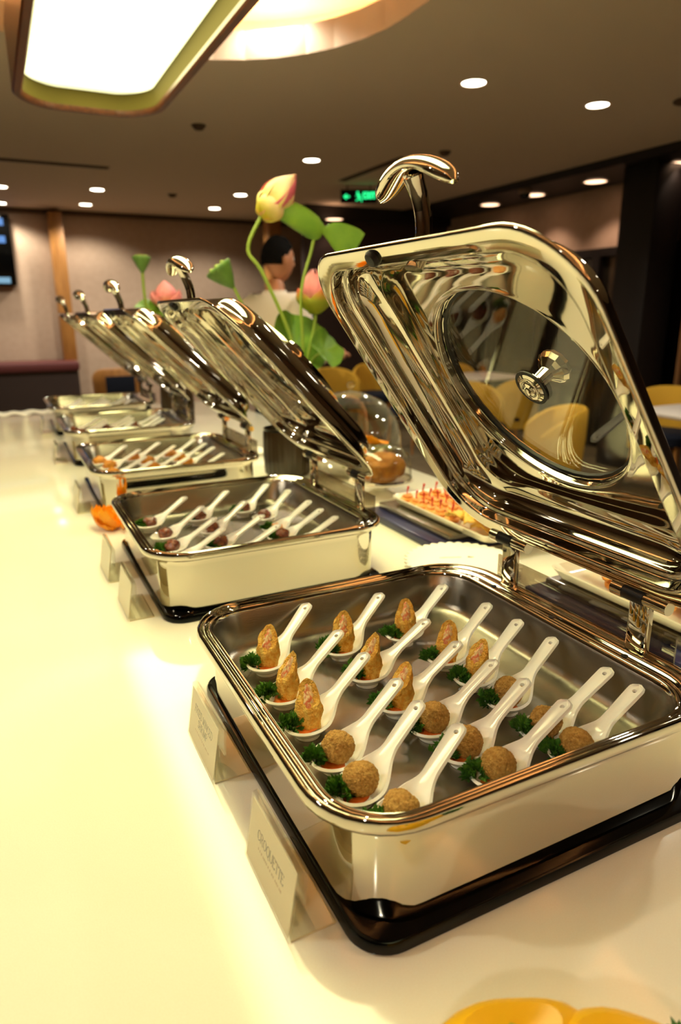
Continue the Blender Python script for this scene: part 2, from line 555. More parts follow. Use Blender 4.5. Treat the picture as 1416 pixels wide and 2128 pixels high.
finish(bm, 'rim', M['grille'], t)
t = empty('security_camera', 'small dome security camera on the right-hand soffit', 'camera', (5.1, 6.0, ZC - 0.07))
bm = bmesh.new()
lathe(bm, [(0.07, 0), (0.07, -0.03), (0.055, -0.04)], 20)
finish(bm, 'housing', M['white_plastic'], t)
bm = bmesh.new()
lathe(bm, [(0.055, -0.04), (0.05, -0.07), (0.03, -0.09), (0.008, -0.096)], 20, cap1=True)
finish(bm, 'dome_cover', M['black'], t)

# ------------------------------------------------------------------ letters drawn as strokes with serifs
GL = {
    'I': ([[(0.25, 0), (0.25, 1)]], 0.5), 'E': ([[(0.15, 0), (0.15, 1)], [(0.15, 1), (0.7, 1), (0.7, 0.85)], [(0.15, 0.52), (0.55, 0.52)], [(0.15, 0), (0.72, 0), (0.72, 0.16)]], 0.85),
    'F': ([[(0.15, 0), (0.15, 1)], [(0.15, 1), (0.7, 1), (0.7, 0.85)], [(0.15, 0.52), (0.55, 0.52)]], 0.8),
    'T': ([[(0.4, 0), (0.4, 1)], [(0.05, 0.85), (0.05, 1), (0.75, 1), (0.75, 0.85)]], 0.82),
    'H': ([[(0.15, 0), (0.15, 1)], [(0.8, 0), (0.8, 1)], [(0.15, 0.52), (0.8, 0.52)]], 0.98),
    'N': ([[(0.15, 0), (0.15, 1), (0.8, 0), (0.8, 1)]], 0.98), 'M': ([[(0.12, 0), (0.15, 1), (0.5, 0.1), (0.85, 1), (0.9, 0)]], 1.05),
    'D': ([[(0.15, 0), (0.15, 1), (0.5, 1), (0.75, 0.8), (0.82, 0.5), (0.75, 0.2), (0.5, 0), (0.15, 0)]], 0.97),
    'P': ([[(0.15, 0), (0.15, 1), (0.5, 1), (0.7, 0.88), (0.7, 0.62), (0.5, 0.5), (0.15, 0.5)]], 0.82),
    'R': ([[(0.15, 0), (0.15, 1), (0.5, 1), (0.7, 0.88), (0.7, 0.64), (0.5, 0.52), (0.15, 0.52)], [(0.45, 0.52), (0.8, 0)]], 0.92),
    'C': ([[(0.78, 0.78), (0.7, 0.92), (0.48, 1), (0.22, 0.88), (0.1, 0.5), (0.22, 0.12), (0.48, 0), (0.7, 0.08), (0.8, 0.22)]], 0.92),
    'O': ([[(0.5, 1), (0.22, 0.88), (0.1, 0.5), (0.22, 0.12), (0.5, 0), (0.78, 0.12), (0.9, 0.5), (0.78, 0.88), (0.5, 1)]], 1.02),
    'Q': ([[(0.5, 1), (0.22, 0.88), (0.1, 0.5), (0.22, 0.12), (0.5, 0), (0.78, 0.12), (0.9, 0.5), (0.78, 0.88), (0.5, 1)], [(0.5, 0.05), (0.9, -0.18)]], 1.02),
    'U': ([[(0.12, 1), (0.12, 0.3), (0.25, 0.05), (0.48, 0), (0.7, 0.05), (0.82, 0.3), (0.82, 1)]], 0.96),
    'S': ([[(0.62, 0.84), (0.55, 0.96), (0.36, 1), (0.16, 0.88), (0.16, 0.68), (0.36, 0.54), (0.58, 0.42), (0.66, 0.24), (0.56, 0.06), (0.34, 0), (0.12, 0.06), (0.08, 0.2)]], 0.76),
    'X': ([[(0.1, 0), (0.75, 1)], [(0.1, 1), (0.75, 0)]], 0.88), ' ': ([], 0.45),
}


def word_strokes(word, h):
    x = 0.0
    out = []
    for ch in word:
        st, w = GL[ch]
        for s in st:
            out.append([(x + a * h * 0.8, b * h) for a, b in s])
        x += w * h * 0.8
    return out, x


def flat_word(bm, word, h, cx, cy, th, z0, z1, serif=True):
    st, w = word_strokes(word, h)
    for s in st:
        for (a, b) in zip(s[:-1], s[1:]):
            a, b = Vector(a), Vector(b)
            d = (b - a)
            if d.length < 1e-6:
                continue
            d.normalize()
            k = th * (1.25 if abs(d.y) > 0.6 else 0.75)
            nrm = Vector((-d.y, d.x)) * k * 0.5
            q = [a - d * th * 0.3 + nrm, a - d * th * 0.3 - nrm, b + d * th * 0.3 - nrm, b + d * th * 0.3 + nrm]
            lo = [bm.verts.new((cx - w / 2 + p.x, cy + p.y, z0)) for p in q]
            hi = [bm.verts.new((cx - w / 2 + p.x, cy + p.y, z1)) for p in q]
            bm.faces.new(hi)
            for i in range(4):
                bm.faces.new((lo[i], lo[(i + 1) % 4], hi[(i + 1) % 4], hi[i]))
        if serif and len(s) == 2 and abs(s[0][0] - s[1][0]) < 1e-6:
            for (x, y) in s:
                box(bm, cx - w / 2 + x - th * 1.3, cx - w / 2 + x + th * 1.3, cy + y - th * 0.3, cy + y + th * 0.3, z0, z1)


# exit sign hung from the ceiling
t = empty('exit_sign', 'hanging green EXIT sign with running man under the ceiling', 'sign', (3.62, 6.85, ZC - 0.2))
t.rotation_euler = (0, 0, radians(-25))
box_obj('casing', M['black'], (-0.19, 0.19, 0.0, 0.04, 0.03, 0.16), t, bev=0.006)
bm = bmesh.new()
for x in (-0.12, 0.12):
    tube(bm, [(x, 0.02, 0.16), (x, 0.02, 0.2)], 0.006, 8)
finish(bm, 'hanger', M['black'], t)
green = emit('exit_green', (0.02, 0.75, 0.22), 1.1)
bm = bmesh.new()
flat_word(bm, 'EXIT', 0.055, 0.11, -0.025, 0.013, 0.0, 0.002, False)
bmesh.ops.rotate(bm, verts=bm.verts[:], cent=(0, 0, 0), matrix=Matrix.Rotation(radians(90), 3, 'X'))
bmesh.ops.translate(bm, verts=bm.verts[:], vec=(0, -0.003, 0.098))
finish(bm, 'lettering', green, t, smooth=False)
bm = bmesh.new()                     # running figure and arrow
for a, b, w in (((-0.005, 0.105), (0.008, 0.075), 0.022), ((0.008, 0.075), (0.03, 0.058), 0.012), ((0.03, 0.058), (0.028, 0.04), 0.01), ((0.006, 0.075), (-0.012, 0.058), 0.012),
                ((-0.012, 0.058), (-0.032, 0.054), 0.01), ((-0.004, 0.11), (0.022, 0.098), 0.009), ((-0.006, 0.108), (-0.03, 0.095), 0.009),
                ((-0.155, 0.09), (-0.095, 0.09), 0.014), ((-0.155, 0.09), (-0.125, 0.112), 0.012), ((-0.155, 0.09), (-0.125, 0.068), 0.012)):
    a, b = Vector((a[0], 0, a[1])), Vector((b[0], 0, b[1]))
    d = (b - a).normalized()
    n_ = Vector((-d.z, 0, d.x)) * w / 2
    v = [bm.verts.new(p + Vector((0, y, 0))) for y in (-0.003, -0.0005) for p in (a + n_, a - n_, b - n_, b + n_)]
    bm.faces.new(v[:4])
    for i in range(4):
        bm.faces.new((v[i], v[(i + 1) % 4], v[4 + (i + 1) % 4], v[4 + i]))
bmesh.ops.create_circle(bm, cap_ends=True, radius=0.013, segments=14, matrix=Matrix.Translation((-0.012, -0.003, 0.126)) @ Matrix.Rotation(radians(90), 4, 'X'))
finish(bm, 'running_figure', green, t, smooth=False)

# ------------------------------------------------------------------ pendant over the buffet
t = empty('pendant_lamp', 'large pendant lamp with walnut frame and glowing diffuser over the buffet', 'lamp', (0.472, 1.83, CZ + 0.80))
PHX, PHY = 0.285, 1.43


def pend(ins, z, n=14):
    pts = rrect(PHX - ins, PHY - ins, 0.16 - ins * 0.6, n)
    return [(x, y + (0.05 * (1 - (x / PHX) ** 2)) * (1 if y > 0 else -1), z) for x, y in pts]


bm = bmesh.new()
loft(bm, [pend(0.0, 0.0), pend(0.006, -0.006), pend(0.028, -0.006), pend(0.034, 0.0), pend(0.036, 0.012), pend(0.012, 0.012), pend(0.012, 0.20), pend(0.0, 0.21)], closed=True)
finish(bm, 'frame', M['walnut'], t)
bm = bmesh.new()
loft(bm, [pend(0.036, 0.012), pend(0.046, 0.075), pend(0.042, 0.075), pend(0.032, 0.012)], closed=True)
finish(bm, 'shade_lining', M['linen'], t)
bm = bmesh.new()
loft(bm, [pend(0.046, 0.070), pend(0.046, 0.078)], cap0=True, cap1=True)
glow = emit('pendant_glow', (1.0, 0.95, 0.47), P_PENDANT)
nt = glow.node_tree                       # the lamps inside sit along the middle: the sheet is dimmer along its edges
tc = nt.nodes.new('ShaderNodeTexCoord')
sx = nt.nodes.new('ShaderNodeSeparateXYZ')
nt.links.new(tc.outputs['Object'], sx.inputs[0])
parts_ = []
for axis_, half in ((0, PHX - 0.046), (1, PHY - 0.046)):
    ab = nt.nodes.new('ShaderNodeMath')
    ab.operation = 'ABSOLUTE'
    nt.links.new(sx.outputs[axis_], ab.inputs[0])
    mr = nt.nodes.new('ShaderNodeMapRange')
    mr.interpolation_type = 'SMOOTHSTEP'
    mr.inputs['From Min'].default_value = half + 0.02
    mr.inputs['From Max'].default_value = half - 0.13
    mr.inputs['To Min'].default_value = 0.12
    mr.inputs['To Max'].default_value = 1.0
    nt.links.new(ab.outputs[0], mr.inputs['Value'])
    parts_.append(mr)
mu = nt.nodes.new('ShaderNodeMath')
mu.operation = 'MULTIPLY'
nt.links.new(parts_[0].outputs[0], mu.inputs[0])
nt.links.new(parts_[1].outputs[0], mu.inputs[1])
mu2 = nt.nodes.new('ShaderNodeMath')
mu2.operation = 'MULTIPLY'
mu2.inputs[1].default_value = P_PENDANT * 1.45
nt.links.new(mu.outputs[0], mu2.inputs[0])
nt.links.new(mu2.outputs[0], nt.nodes['Emission'].inputs[1])
finish(bm, 'diffuser', glow, t, smooth=False)
bm = bmesh.new()
loft(bm, [pend(0.012, 0.195), pend(0.012, 0.205)], cap0=True, cap1=True)
finish(bm, 'top_panel', M['walnut'], t, smooth=False)
for y in (-1.0, 1.0):
    bm = bmesh.new()
    tube(bm, [(0, y, 0.2), (0, y, ZC + 0.27 - (CZ + 0.80))], 0.006, 8)
    finish(bm, 'suspension_rod', M['black'], t)

# ------------------------------------------------------------------ buffet counter
t = empty('buffet_counter', 'long cream quartz buffet counter running away from the camera', 'counter', (0.4, 2.0, 0))
bm = bmesh.new()
box(bm, -0.95, 0.92, -2.6, 2.46, CT - 0.04, CT, bev=0.004)
finish(bm, 'worktop', M['quartz'], t)
box_obj('cabinet_base', M['walnut'], (-0.9, 0.87, -2.55, 2.41, 0.0, CT - 0.04), t)

# ------------------------------------------------------------------ chafing dishes
TX, TY0, DY = 0.4525, 0.67, 0.762
HX, HY = 0.2525, 0.26


def lidm(theta, hx=0.2375, hz=0.214):
    e1 = Vector((-cos(theta), 0, sin(theta)))
    n = Vector((sin(theta), 0, cos(theta)))
    c = Vector((hx, 0, hz)) + e1 * 0.2515
    return Matrix(((e1.x, 0, n.x, c.x), (e1.y, -1, n.y, c.y), (e1.z, 0, n.z, c.z), (0, 0, 0, 1)))


def make_dish():
    t = empty('chafing_dish', '', 'chafing dish')
    # black base plate with a stepped edge
    bm = bmesh.new()
    b = lambda i, z, r=0.04: z_of(rrect(0.232 - i, 0.268 - i, r), z)
    loft(bm, [b(0.003, 0.0), b(0.0, 0.002), b(0.0, 0.010), b(0.0015, 0.0135), b(0.0045, 0.0148)], cap0=True, cap1=True)
    finish(bm, 'base_plate', M['black'], t)
    # outer water pan
    bm = bmesh.new()
    w = lambda hx, hy, r, z: z_of(rrect(hx, hy, r), z)
    loft(bm, [w(0.210, 0.236, 0.05, 0.0152), w(0.2255, 0.2515, 0.063, 0.0158), w(0.2272, 0.2532, 0.065, 0.0175), w(0.2275, 0.2535, 0.065, 0.022), w(0.2282, 0.2542, 0.066, 0.104), w(0.2286, 0.2546, 0.067, 0.110), w(0.2305, 0.2555, 0.069, 0.114), w(0.240, 0.2575, 0.08, 0.117)], cap0=True)
    finish(bm, 'water_pan', M['chrome'], t)
    # rim: stepped beads between the outer outline and the opening, wider along the hinge
    A = rrect(HX, HY, 0.088)
    icx = (0.222 + 0.656) / 2 - TX
    icy = (0.426 + 0.906) / 2 - TY0
    B = rrect((0.656 - 0.222) / 2, (0.906 - 0.426) / 2, 0.062, cx=icx, cy=icy)
    bm = bmesh.new()
    prof = [(0.20, 0.115), (0.08, 0.116), (0.0, 0.119), (-0.02, 0.123), (0.0, 0.128), (0.06, 0.1312), (0.16, 0.1322), (0.24, 0.1305), (0.30, 0.1275), (0.36, 0.1275), (0.42, 0.1302), (0.52, 0.1312),
            (0.60, 0.1290), (0.66, 0.1262), (0.72, 0.1262), (0.79, 0.1290), (0.90, 0.1295), (0.97, 0.127), (1.0, 0.122)]
    loft(bm, [z_of(mix2(A, B, k), z) for k, z in prof])
    finish(bm, 'rim', M['chrome'], t, angle=60)
    # brushed food pan
    bm = bmesh.new()
    f = lambda i, r, z: z_of(rrect((0.656 - 0.222) / 2 - i, (0.906 - 0.426) / 2 - i, r, cx=icx, cy=icy), z)
    loft(bm, [f(-0.001, 0.062, 0.124), f(0.002, 0.06, 0.120), f(0.010, 0.055, 0.078), f(0.014, 0.052, 0.070), f(0.021, 0.048, 0.0655), f(0.03, 0.04, 0.064)], cap1=True)
    finish(bm, 'food_pan', M['brushed'], t)
    # slots in the hinge deck
    for y in (-0.13, 0.0, 0.13):
        bm = bmesh.new()
        bmesh.ops.create_cone(bm, cap_ends=True, segments=14, radius1=0.0045, radius2=0.0045, depth=0.0016, matrix=Matrix.Translation((0.2145, y, 0.1300)))
        finish(bm, 'drain_hole', M['rubber'], t, smooth=False)
    # hinge: two arms with black sleeves, axle tube and a smoked guard
    for y in (-0.125, 0.125):
        bm = bmesh.new()
        box(bm, 0.236, 0.246, y - 0.016, y + 0.016, 0.126, 0.205, bev=0.003)
        o = finish(bm, 'hinge_arm', M['chrome'], t)
        bm = bmesh.new()
        tube(bm, [(0.240, y - 0.006, 0.203), (0.240, y + 0.026, 0.203)], 0.0098, 18)
        finish(bm, 'sleeve', M['rubber'], o)
        bm = bmesh.new()
        tube(bm, [(0.240, y - 0.040, 0.203), (0.240, y - 0.006, 0.203)], 0.0090, 18)
        finish(bm, 'barrel', M['chrome'], o)
        bm = bmesh.new()
        tube(bm, [(0.240, y + 0.026, 0.203), (0.240, y + 0.044, 0.203)], 0.0105, 18)
        finish(bm, 'end_cap', M['chrome'], o)
    bm = bmesh.new()
    box(bm, 0.2535, 0.2565, -0.17, 0.17, 0.118, 0.165)
    finish(bm, 'splash_guard', M['smoke'], t, smooth=False)
    # ---- lid (local: x to the free edge, z outwards)
    hx, hy, r = 0.2515, 0.25, 0.086
    nq = 10
    C = lambda rad, z: z_of(rrect(rad, rad, rad, nq), z)

    def L(i, rr, z, c=0.0):
        """outline inset by i; c blends it towards the circle of the window"""
        out = []
        for x, y in rrect_dense(hx - i, hy - i, rr):
            d = math.hypot(x, y)
            if c > 0:
                k = 0.152 / d
                x, y = x + (x * k - x) * c, y + (y * k - y) * c
            out.append((x, y, z))
        return out

    def smooth_prof(P, m=4):
        out = []
        for q in range(len(P) - 1):
            p0, p1, p2, p3 = P[max(q - 1, 0)], P[q], P[q + 1], P[min(q + 2, len(P) - 1)]
            for w_ in range(m):
                t_ = w_ / m
                out.append(tuple(0.5 * (2 * b1 + (c1 - a1) * t_ + (2 * a1 - 5 * b1 + 4 * c1 - d1) * t_ * t_ + (3 * b1 - a1 - 3 * c1 + d1) * t_ ** 3) for a1, b1, c1, d1 in zip(p0, p1, p2, p3)))
        out.append(P[-1])
        return out
    flange = [(0.0, r, -0.003, 0), (0.0008, r, -0.0042, 0), (0.002, r, -0.0050, 0), (0.0035, r - .002, -0.0052, 0), (0.006, r - .003, -0.0052, 0), (0.0225, r - .012, -0.0046, 0), (0.0245, r - .013, -0.0044, 0), (0.0256, r - .014, -0.0034, 0), (0.0262, r - .015, -0.0020, 0),
              (0.0266, r - .015, 0.0004, 0), (0.0274, r - .016, 0.0100, 0), (0.0279, r - .016, 0.0118, 0), (0.0290, r - .017, 0.0132, 0), (0.0305, r - .018, 0.0138, 0), (0.0325, r - .019, 0.0145, 0)]
    dome_in = smooth_prof([(0.0325, r - .019, 0.0145, 0), (0.0342, r - .020, 0.0175, 0), (0.0352, r - .021, 0.0260, 0), (0.0385, r - .022, 0.0355, 0), (0.0445, r - .022, 0.0435, 0), (0.0540, r - .021, 0.0495, 0), (0.0660, r - .018, 0.0525, 0.0),
                           (0.0720, r - .014, 0.0530, 0.25), (0.0740, r - .012, 0.0535, 0.60), (0.0750, r - .012, 0.0540, 0.90), (0.0750, r - .012, 0.0555, 1.0), (0.0752, r - .012, 0.0700, 1.0)])
    dome_in += [(0.0752, r - .012, 0.0715, 1.03)]
    th_ = 0.0028
    outer_ = [(i_, rr_, z_ + th_, c_) for i_, rr_, z_, c_ in dome_in[::-1]]
    skirt = [(0.026, r - .014, 0.012, 0), (0.022, r - .012, 0.006, 0), (0.016, r - .008, 0.003, 0), (0.004, r - .001, 0.001, 0), (0.0, r, -0.001, 0)]
    bm = bmesh.new()
    loft(bm, [L(*q) for q in flange + dome_in[1:] + outer_ + skirt], closed=True)
    lid = finish(bm, 'lid', M['chrome'], t, angle=50)
    # glass window with its black gasket
    bm = bmesh.new()
    loft(bm, [C(0.1470, 0.0690), C(0.1470, 0.0720)], True, True)
    g = finish(bm, 'window_glass', M['pane'], lid, smooth=False)
    bm = bmesh.new()
    loft(bm, [C(0.1465, 0.0682), C(0.1500, 0.0680), C(0.1500, 0.0735), C(0.1465, 0.0732)], closed=True)
    finish(bm, 'gasket', M['rubber'], lid)
    bm = bmesh.new()
    loft(bm, [C(0.1500, 0.0665), C(0.1515, 0.0660), C(0.1540, 0.0735), C(0.1560, 0.0765), C(0.1520, 0.0775), C(0.1500, 0.0740)], closed=True)
    finish(bm, 'window_ring', M['chrome'], lid)
    # crystal knob: nut and washer inside, fluted knob outside
    bm = bmesh.new()
    lathe(bm, [(0.021, 0.0622), (0.021, 0.0600), (0.017, 0.0585), (0.0165, 0.0575), (0.0155, 0.0570), (0.011, 0.0575), (0.010, 0.0560), (0.006, 0.0545), (0.0055, 0.0525), (0.002, 0.052)], 24, cap1=True)
    finish(bm, 'knob_nut', M['chrome'], lid).location = (0, 0, 0.0065)
    bm = bmesh.new()
    lathe(bm, [(0.0255, 0.0624), (0.0255, 0.0606), (0.020, 0.0604)], 24)
    finish(bm, 'washer', M['rubber'], lid).location = (0, 0, 0.0065)
    bm = bmesh.new()
    prof = [(0.016, 0.0655), (0.016, 0.069), (0.009, 0.074), (0.010, 0.090), (0.020, 0.098), (0.0235, 0.104), (0.0215, 0.110), (0.012, 0.114), (0.002, 0.115)]
    n = 24
    loft(bm, [[(rr * (1 + 0.06 * (k % 2)) * cos(2 * pi * k / n), rr * (1 + 0.06 * (k % 2)) * sin(2 * pi * k / n), z) for k in range(n)] for rr, z in prof], cap1=True)
    finish(bm, 'knob', M['chrome'], lid, angle=20).location = (0, 0, 0.0065)
    # bumper on the flange
    bm = bmesh.new()
    lathe(bm, [(0.0100, -0.004), (0.0100, -0.008), (0.008, -0.011), (0.004, -0.0125)], 18, cap1=True)
    o = finish(bm, 'bumper', M['rubber'], lid)
    o.location = (0.238, -0.055, 0)
    # handle: curved stem and crescent grip
    th = radians(54.5)
    inv = lidm(th).inverted()
    bm = bmesh.new()
    pts = cr([(-0.040, -0.014, 0.594), (-0.030, -0.014, 0.615), (-0.0285, -0.014, 0.640), (-0.034, -0.014, 0.664), (-0.043, -0.014, 0.684)])
    rows = []
    for i, p in enumerate(pts):
        d = (pts[min(i + 1, len(pts) - 1)] - pts[max(i - 1, 0)]).normalized()
        a = Vector((0, 1, 0))
        b_ = d.cross(a)
        u = i / (len(pts) - 1)
        wy = 0.0105 + 0.005 * max(0, u - 0.75) * 4 + 0.004 * max(0, 0.2 - u) * 5
        rows.append([p + a * cos(2 * pi * k / 16) * wy + b_ * sin(2 * pi * k / 16) * 0.0085 for k in range(16)])
    loft(bm, rows, True, True)
    bmesh.ops.transform(bm, matrix=inv, verts=bm.verts[:])
    finish(bm, 'handle_stem', M['chrome'], lid)
    bm = bmesh.new()
    rows = []
    NN = 30
    for i in range(NN + 1):
        s = -1 + 2 * i / NN
        y = s * 0.069
        zc = 0.694 - 0.025 * s * s
        wz = 0.0095 * (1 - 0.12 * abs(s)) * max(0.06, (1 - abs(s) ** 6)) ** 0.5
        wx = 0.0165 * max(0.06, (1 - abs(s) ** 6)) ** 0.5
        sl = -0.05 * s * 0.5 / 0.069 * 0.5
        row = []
        for k in range(18):
            a = 2 * pi * k / 18
            zz = sin(a) * wz
            if zz < 0:
                zz *= 0.75
            row.append(Vector((-0.043 + 0.004 * s * s + cos(a) * wx, y - 0.012 - zz * sl * 6, zc + zz)))
        rows.append(row)
    loft(bm, rows, True, True)
    bmesh.ops.transform(bm, matrix=inv, verts=bm.verts[:])
    finish(bm, 'handle_grip', M['chrome'], lid)
    return t


DISH = ['nearest', 'second', 'third', 'fourth', 'farthest']
dish_labels = ['nearest open chafing dish, full of rolls and croquettes on white spoons',
               'second chafing dish from the front, holding dark glazed meat on spoons',
               'third chafing dish from the front, holding orange fried bites on spoons',
               'fourth chafing dish from the front, its lid open before the farthest one',
               'farthest chafing dish in the row, next to the far counter end']
proto = make_dish()
for k in range(5):
    d = proto if k == 0 else copy_tree(proto)
    d.location = (TX, TY0 + k * DY, CT)
    tag(d, dish_labels[k], 'chafing dish', 'chafing dishes along the counter')
    for ch in d.children:
        if ch.name.startswith('lid'):
            ch.matrix_local = lidm(radians((54.5, 46.5, 44.5, 43.5, 43)[k]))

# ------------------------------------------------------------------ spoons
FZ = CT + 0.0645


def make_spoon_mesh():
    bm = bmesh.new()
    L0, hb, wb = 0.155, 0.031, 0.0265
    NS, NT = 46, 16

    def sm(x, a, b):
        x = min(1, max(0, (x - a) / (b - a)))
        return x * x * (3 - 2 * x)
    rows = []
    svals = [hb * (1 - cos(pi / 2 * i / 10)) for i in range(11)] + [hb + (L0 - hb) * (i / (NS - 11)) for i in range(1, NS - 10)]
    for s in svals:
        if s <= hb:
            w = wb * math.sqrt(max(0.0, 1 - ((s - hb) / hb) ** 2))
        else:
            w = wb + (0.0082 - wb) * sm(s, hb + 0.002, 0.094) + 0.0012 * sm(s, 0.09, L0)
            end = L0 - s
            if end < 0.0095:
                w *= math.sqrt(max(0.0, 1 - ((0.0095 - end) / 0.0095) ** 2))
        w = max(w, 0.0004)
        floor = 0.0025 + 0.013 * sm(s, 0.040, 0.078) + 0.037 * max(0, (s - 0.055) / (L0 - 0.055)) ** 1.0
        depth = 0.0155 - 0.0125 * sm(s, 0.045, 0.085)
        row = []
        for j in range(NT + 1):
            tt = -1 + 2 * j / NT
            y = tt * w
            if s <= hb:
                q = min(1, math.sqrt(((s - hb) / hb) ** 2 + (y / wb) ** 2))
            else:
                q = abs(tt)
            row.append(bm.verts.new((s - 0.030, y, floor + depth * q ** 2.6)))
        rows.append(row)
    for a, b in zip(rows[:-1], rows[1:]):
        for j in range(NT):
            bm.faces.new((a[j], a[j + 1], b[j + 1], b[j]))
    bmesh.ops.remove_doubles(bm, verts=bm.verts[:], dist=0.0002)
    bmesh.ops.recalc_face_normals(bm, faces=bm.faces[:])
    me = bpy.data.meshes.new('spoon_raw')
    bm.to_mesh(me)
    bm.free()
    o = bpy.data.objects.new('spoon_raw', me)
    COL.objects.link(o)
    sd = o.modifiers.new('s', 'SOLIDIFY')
    sd.thickness = 0.0034
    sd.offset = 0.0
    cm = bmesh.new()
    bmesh.ops.create_cone(cm, cap_ends=True, segments=18, radius1=0.0027, radius2=0.0027, depth=0.06, matrix=Matrix.Translation((0.155 - 0.030 - 0.0105, 0, 0.05)))
    cme = bpy.data.meshes.new('cut')
    cm.to_mesh(cme)
    cm.free()
    co = bpy.data.objects.new('cut', cme)
    COL.objects.link(co)
    bo = o.modifiers.new('b', 'BOOLEAN')
    bo.object = co
    bo.operation = 'DIFFERENCE'
    dg = bpy.context.evaluated_depsgraph_get()
    res = bpy.data.meshes.new_from_object(o.evaluated_get(dg))
    bpy.data.objects.remove(o)
    bpy.data.objects.remove(co)
    bm = bmesh.new()
    bm.from_mesh(res)
    # foot ring under the bowl
    lathe(bm, [(0.0150, 0.004), (0.0155, -0.0002), (0.0130, -0.0002), (0.0120, 0.003)], 24)
    bm.to_mesh(res)
    bm.free()
    res.shade_smooth()
    res.set_sharp_from_angle(angle=radians(50))
    res.materials.clear()
    res.materials.append(M['china'])
    res.name = 'spoon'
    return res


SPOON = make_spoon_mesh()


def blob_disc(name, rad, h, seed, material):
    rr = random.Random(seed)
    bm = bmesh.new()
    n = 22
    rows = []
    ph = [rr.uniform(0, 6.28) for _ in range(3)]
    for f, z in ((1.0, 0.0), (0.96, h * 0.5), (0.8, h * 0.85), (0.45, h), (0.05, h * 1.05)):
        rows.append([(f * rad * (1 + .16 * sin(2 * a + ph[0]) + .1 * sin(3 * a + ph[1])) * cos(a) * 1.15, f * rad * (1 + .16 * sin(2 * a + ph[0]) + .1 * sin(3 * a + ph[1])) * sin(a), z)
                     for a in [2 * pi * k / n for k in range(n)]])
    loft(bm, rows, cap1=True)
    me = bpy.data.meshes.new(name)
    bmesh.ops.recalc_face_normals(bm, faces=bm.faces[:])
    bm.to_mesh(me)
    bm.free()
    me.shade_smooth()
    me.materials.append(material)
    return me


SAUCE = [blob_disc('sauce', 0.0142, 0.0020, s, M['sauce']) for s in (1, 2, 3)]
SAUCE_DARK = [blob_disc('sauce', 0.0135, 0.002, s, M['meat']) for s in (4, 5)]


def lumpy(name, rad, seed, material, amp=0.06, freq=60, squash=1.0, sub=4, crumb=0.02, cf=6):
    bm = bmesh.new()
    bmesh.ops.create_icosphere(bm, subdivisions=sub, radius=rad)
    off = Vector((seed * 3.1, seed * 1.7, seed * 0.9))
    for v in bm.verts:
        d = v.co.normalized()
        k = 1 + amp * noise.noise(v.co * freq + off) + crumb * noise.noise(v.co * freq * cf + off)
        v.co = Vector((d.x * rad * k, d.y * rad * k, d.z * rad * k * squash))
    zmin = min(v.co.z for v in bm.verts)
    for v in bm.verts:
        v.co.z -= zmin
    me = bpy.data.meshes.new(name)
    bm.to_mesh(me)
    bm.free()
    me.shade_smooth()
    me.materials.append(material)
    return me


BALL = [lumpy('croquette', 0.0185, s, M['crumb'], 0.10, 70, 0.95, 5, 0.075, 7) for s in (1, 2, 3)]
MEAT = [lumpy('meatball', 0.0165, s, M['meat'], 0.22, 80, 0.8, 4, 0.04) for s in (4, 5, 6)]
BITE = [lumpy('fried_bite', 0.021, s, M['bite'], 0.2, 80, 0.75, 4, 0.05) for s in (7, 8)]
CRISP = [lumpy('crisp_bite', 0.0165, s, M['salmon'], 0.28, 150, 0.6, 4, 0.06) for s in (9, 10)]


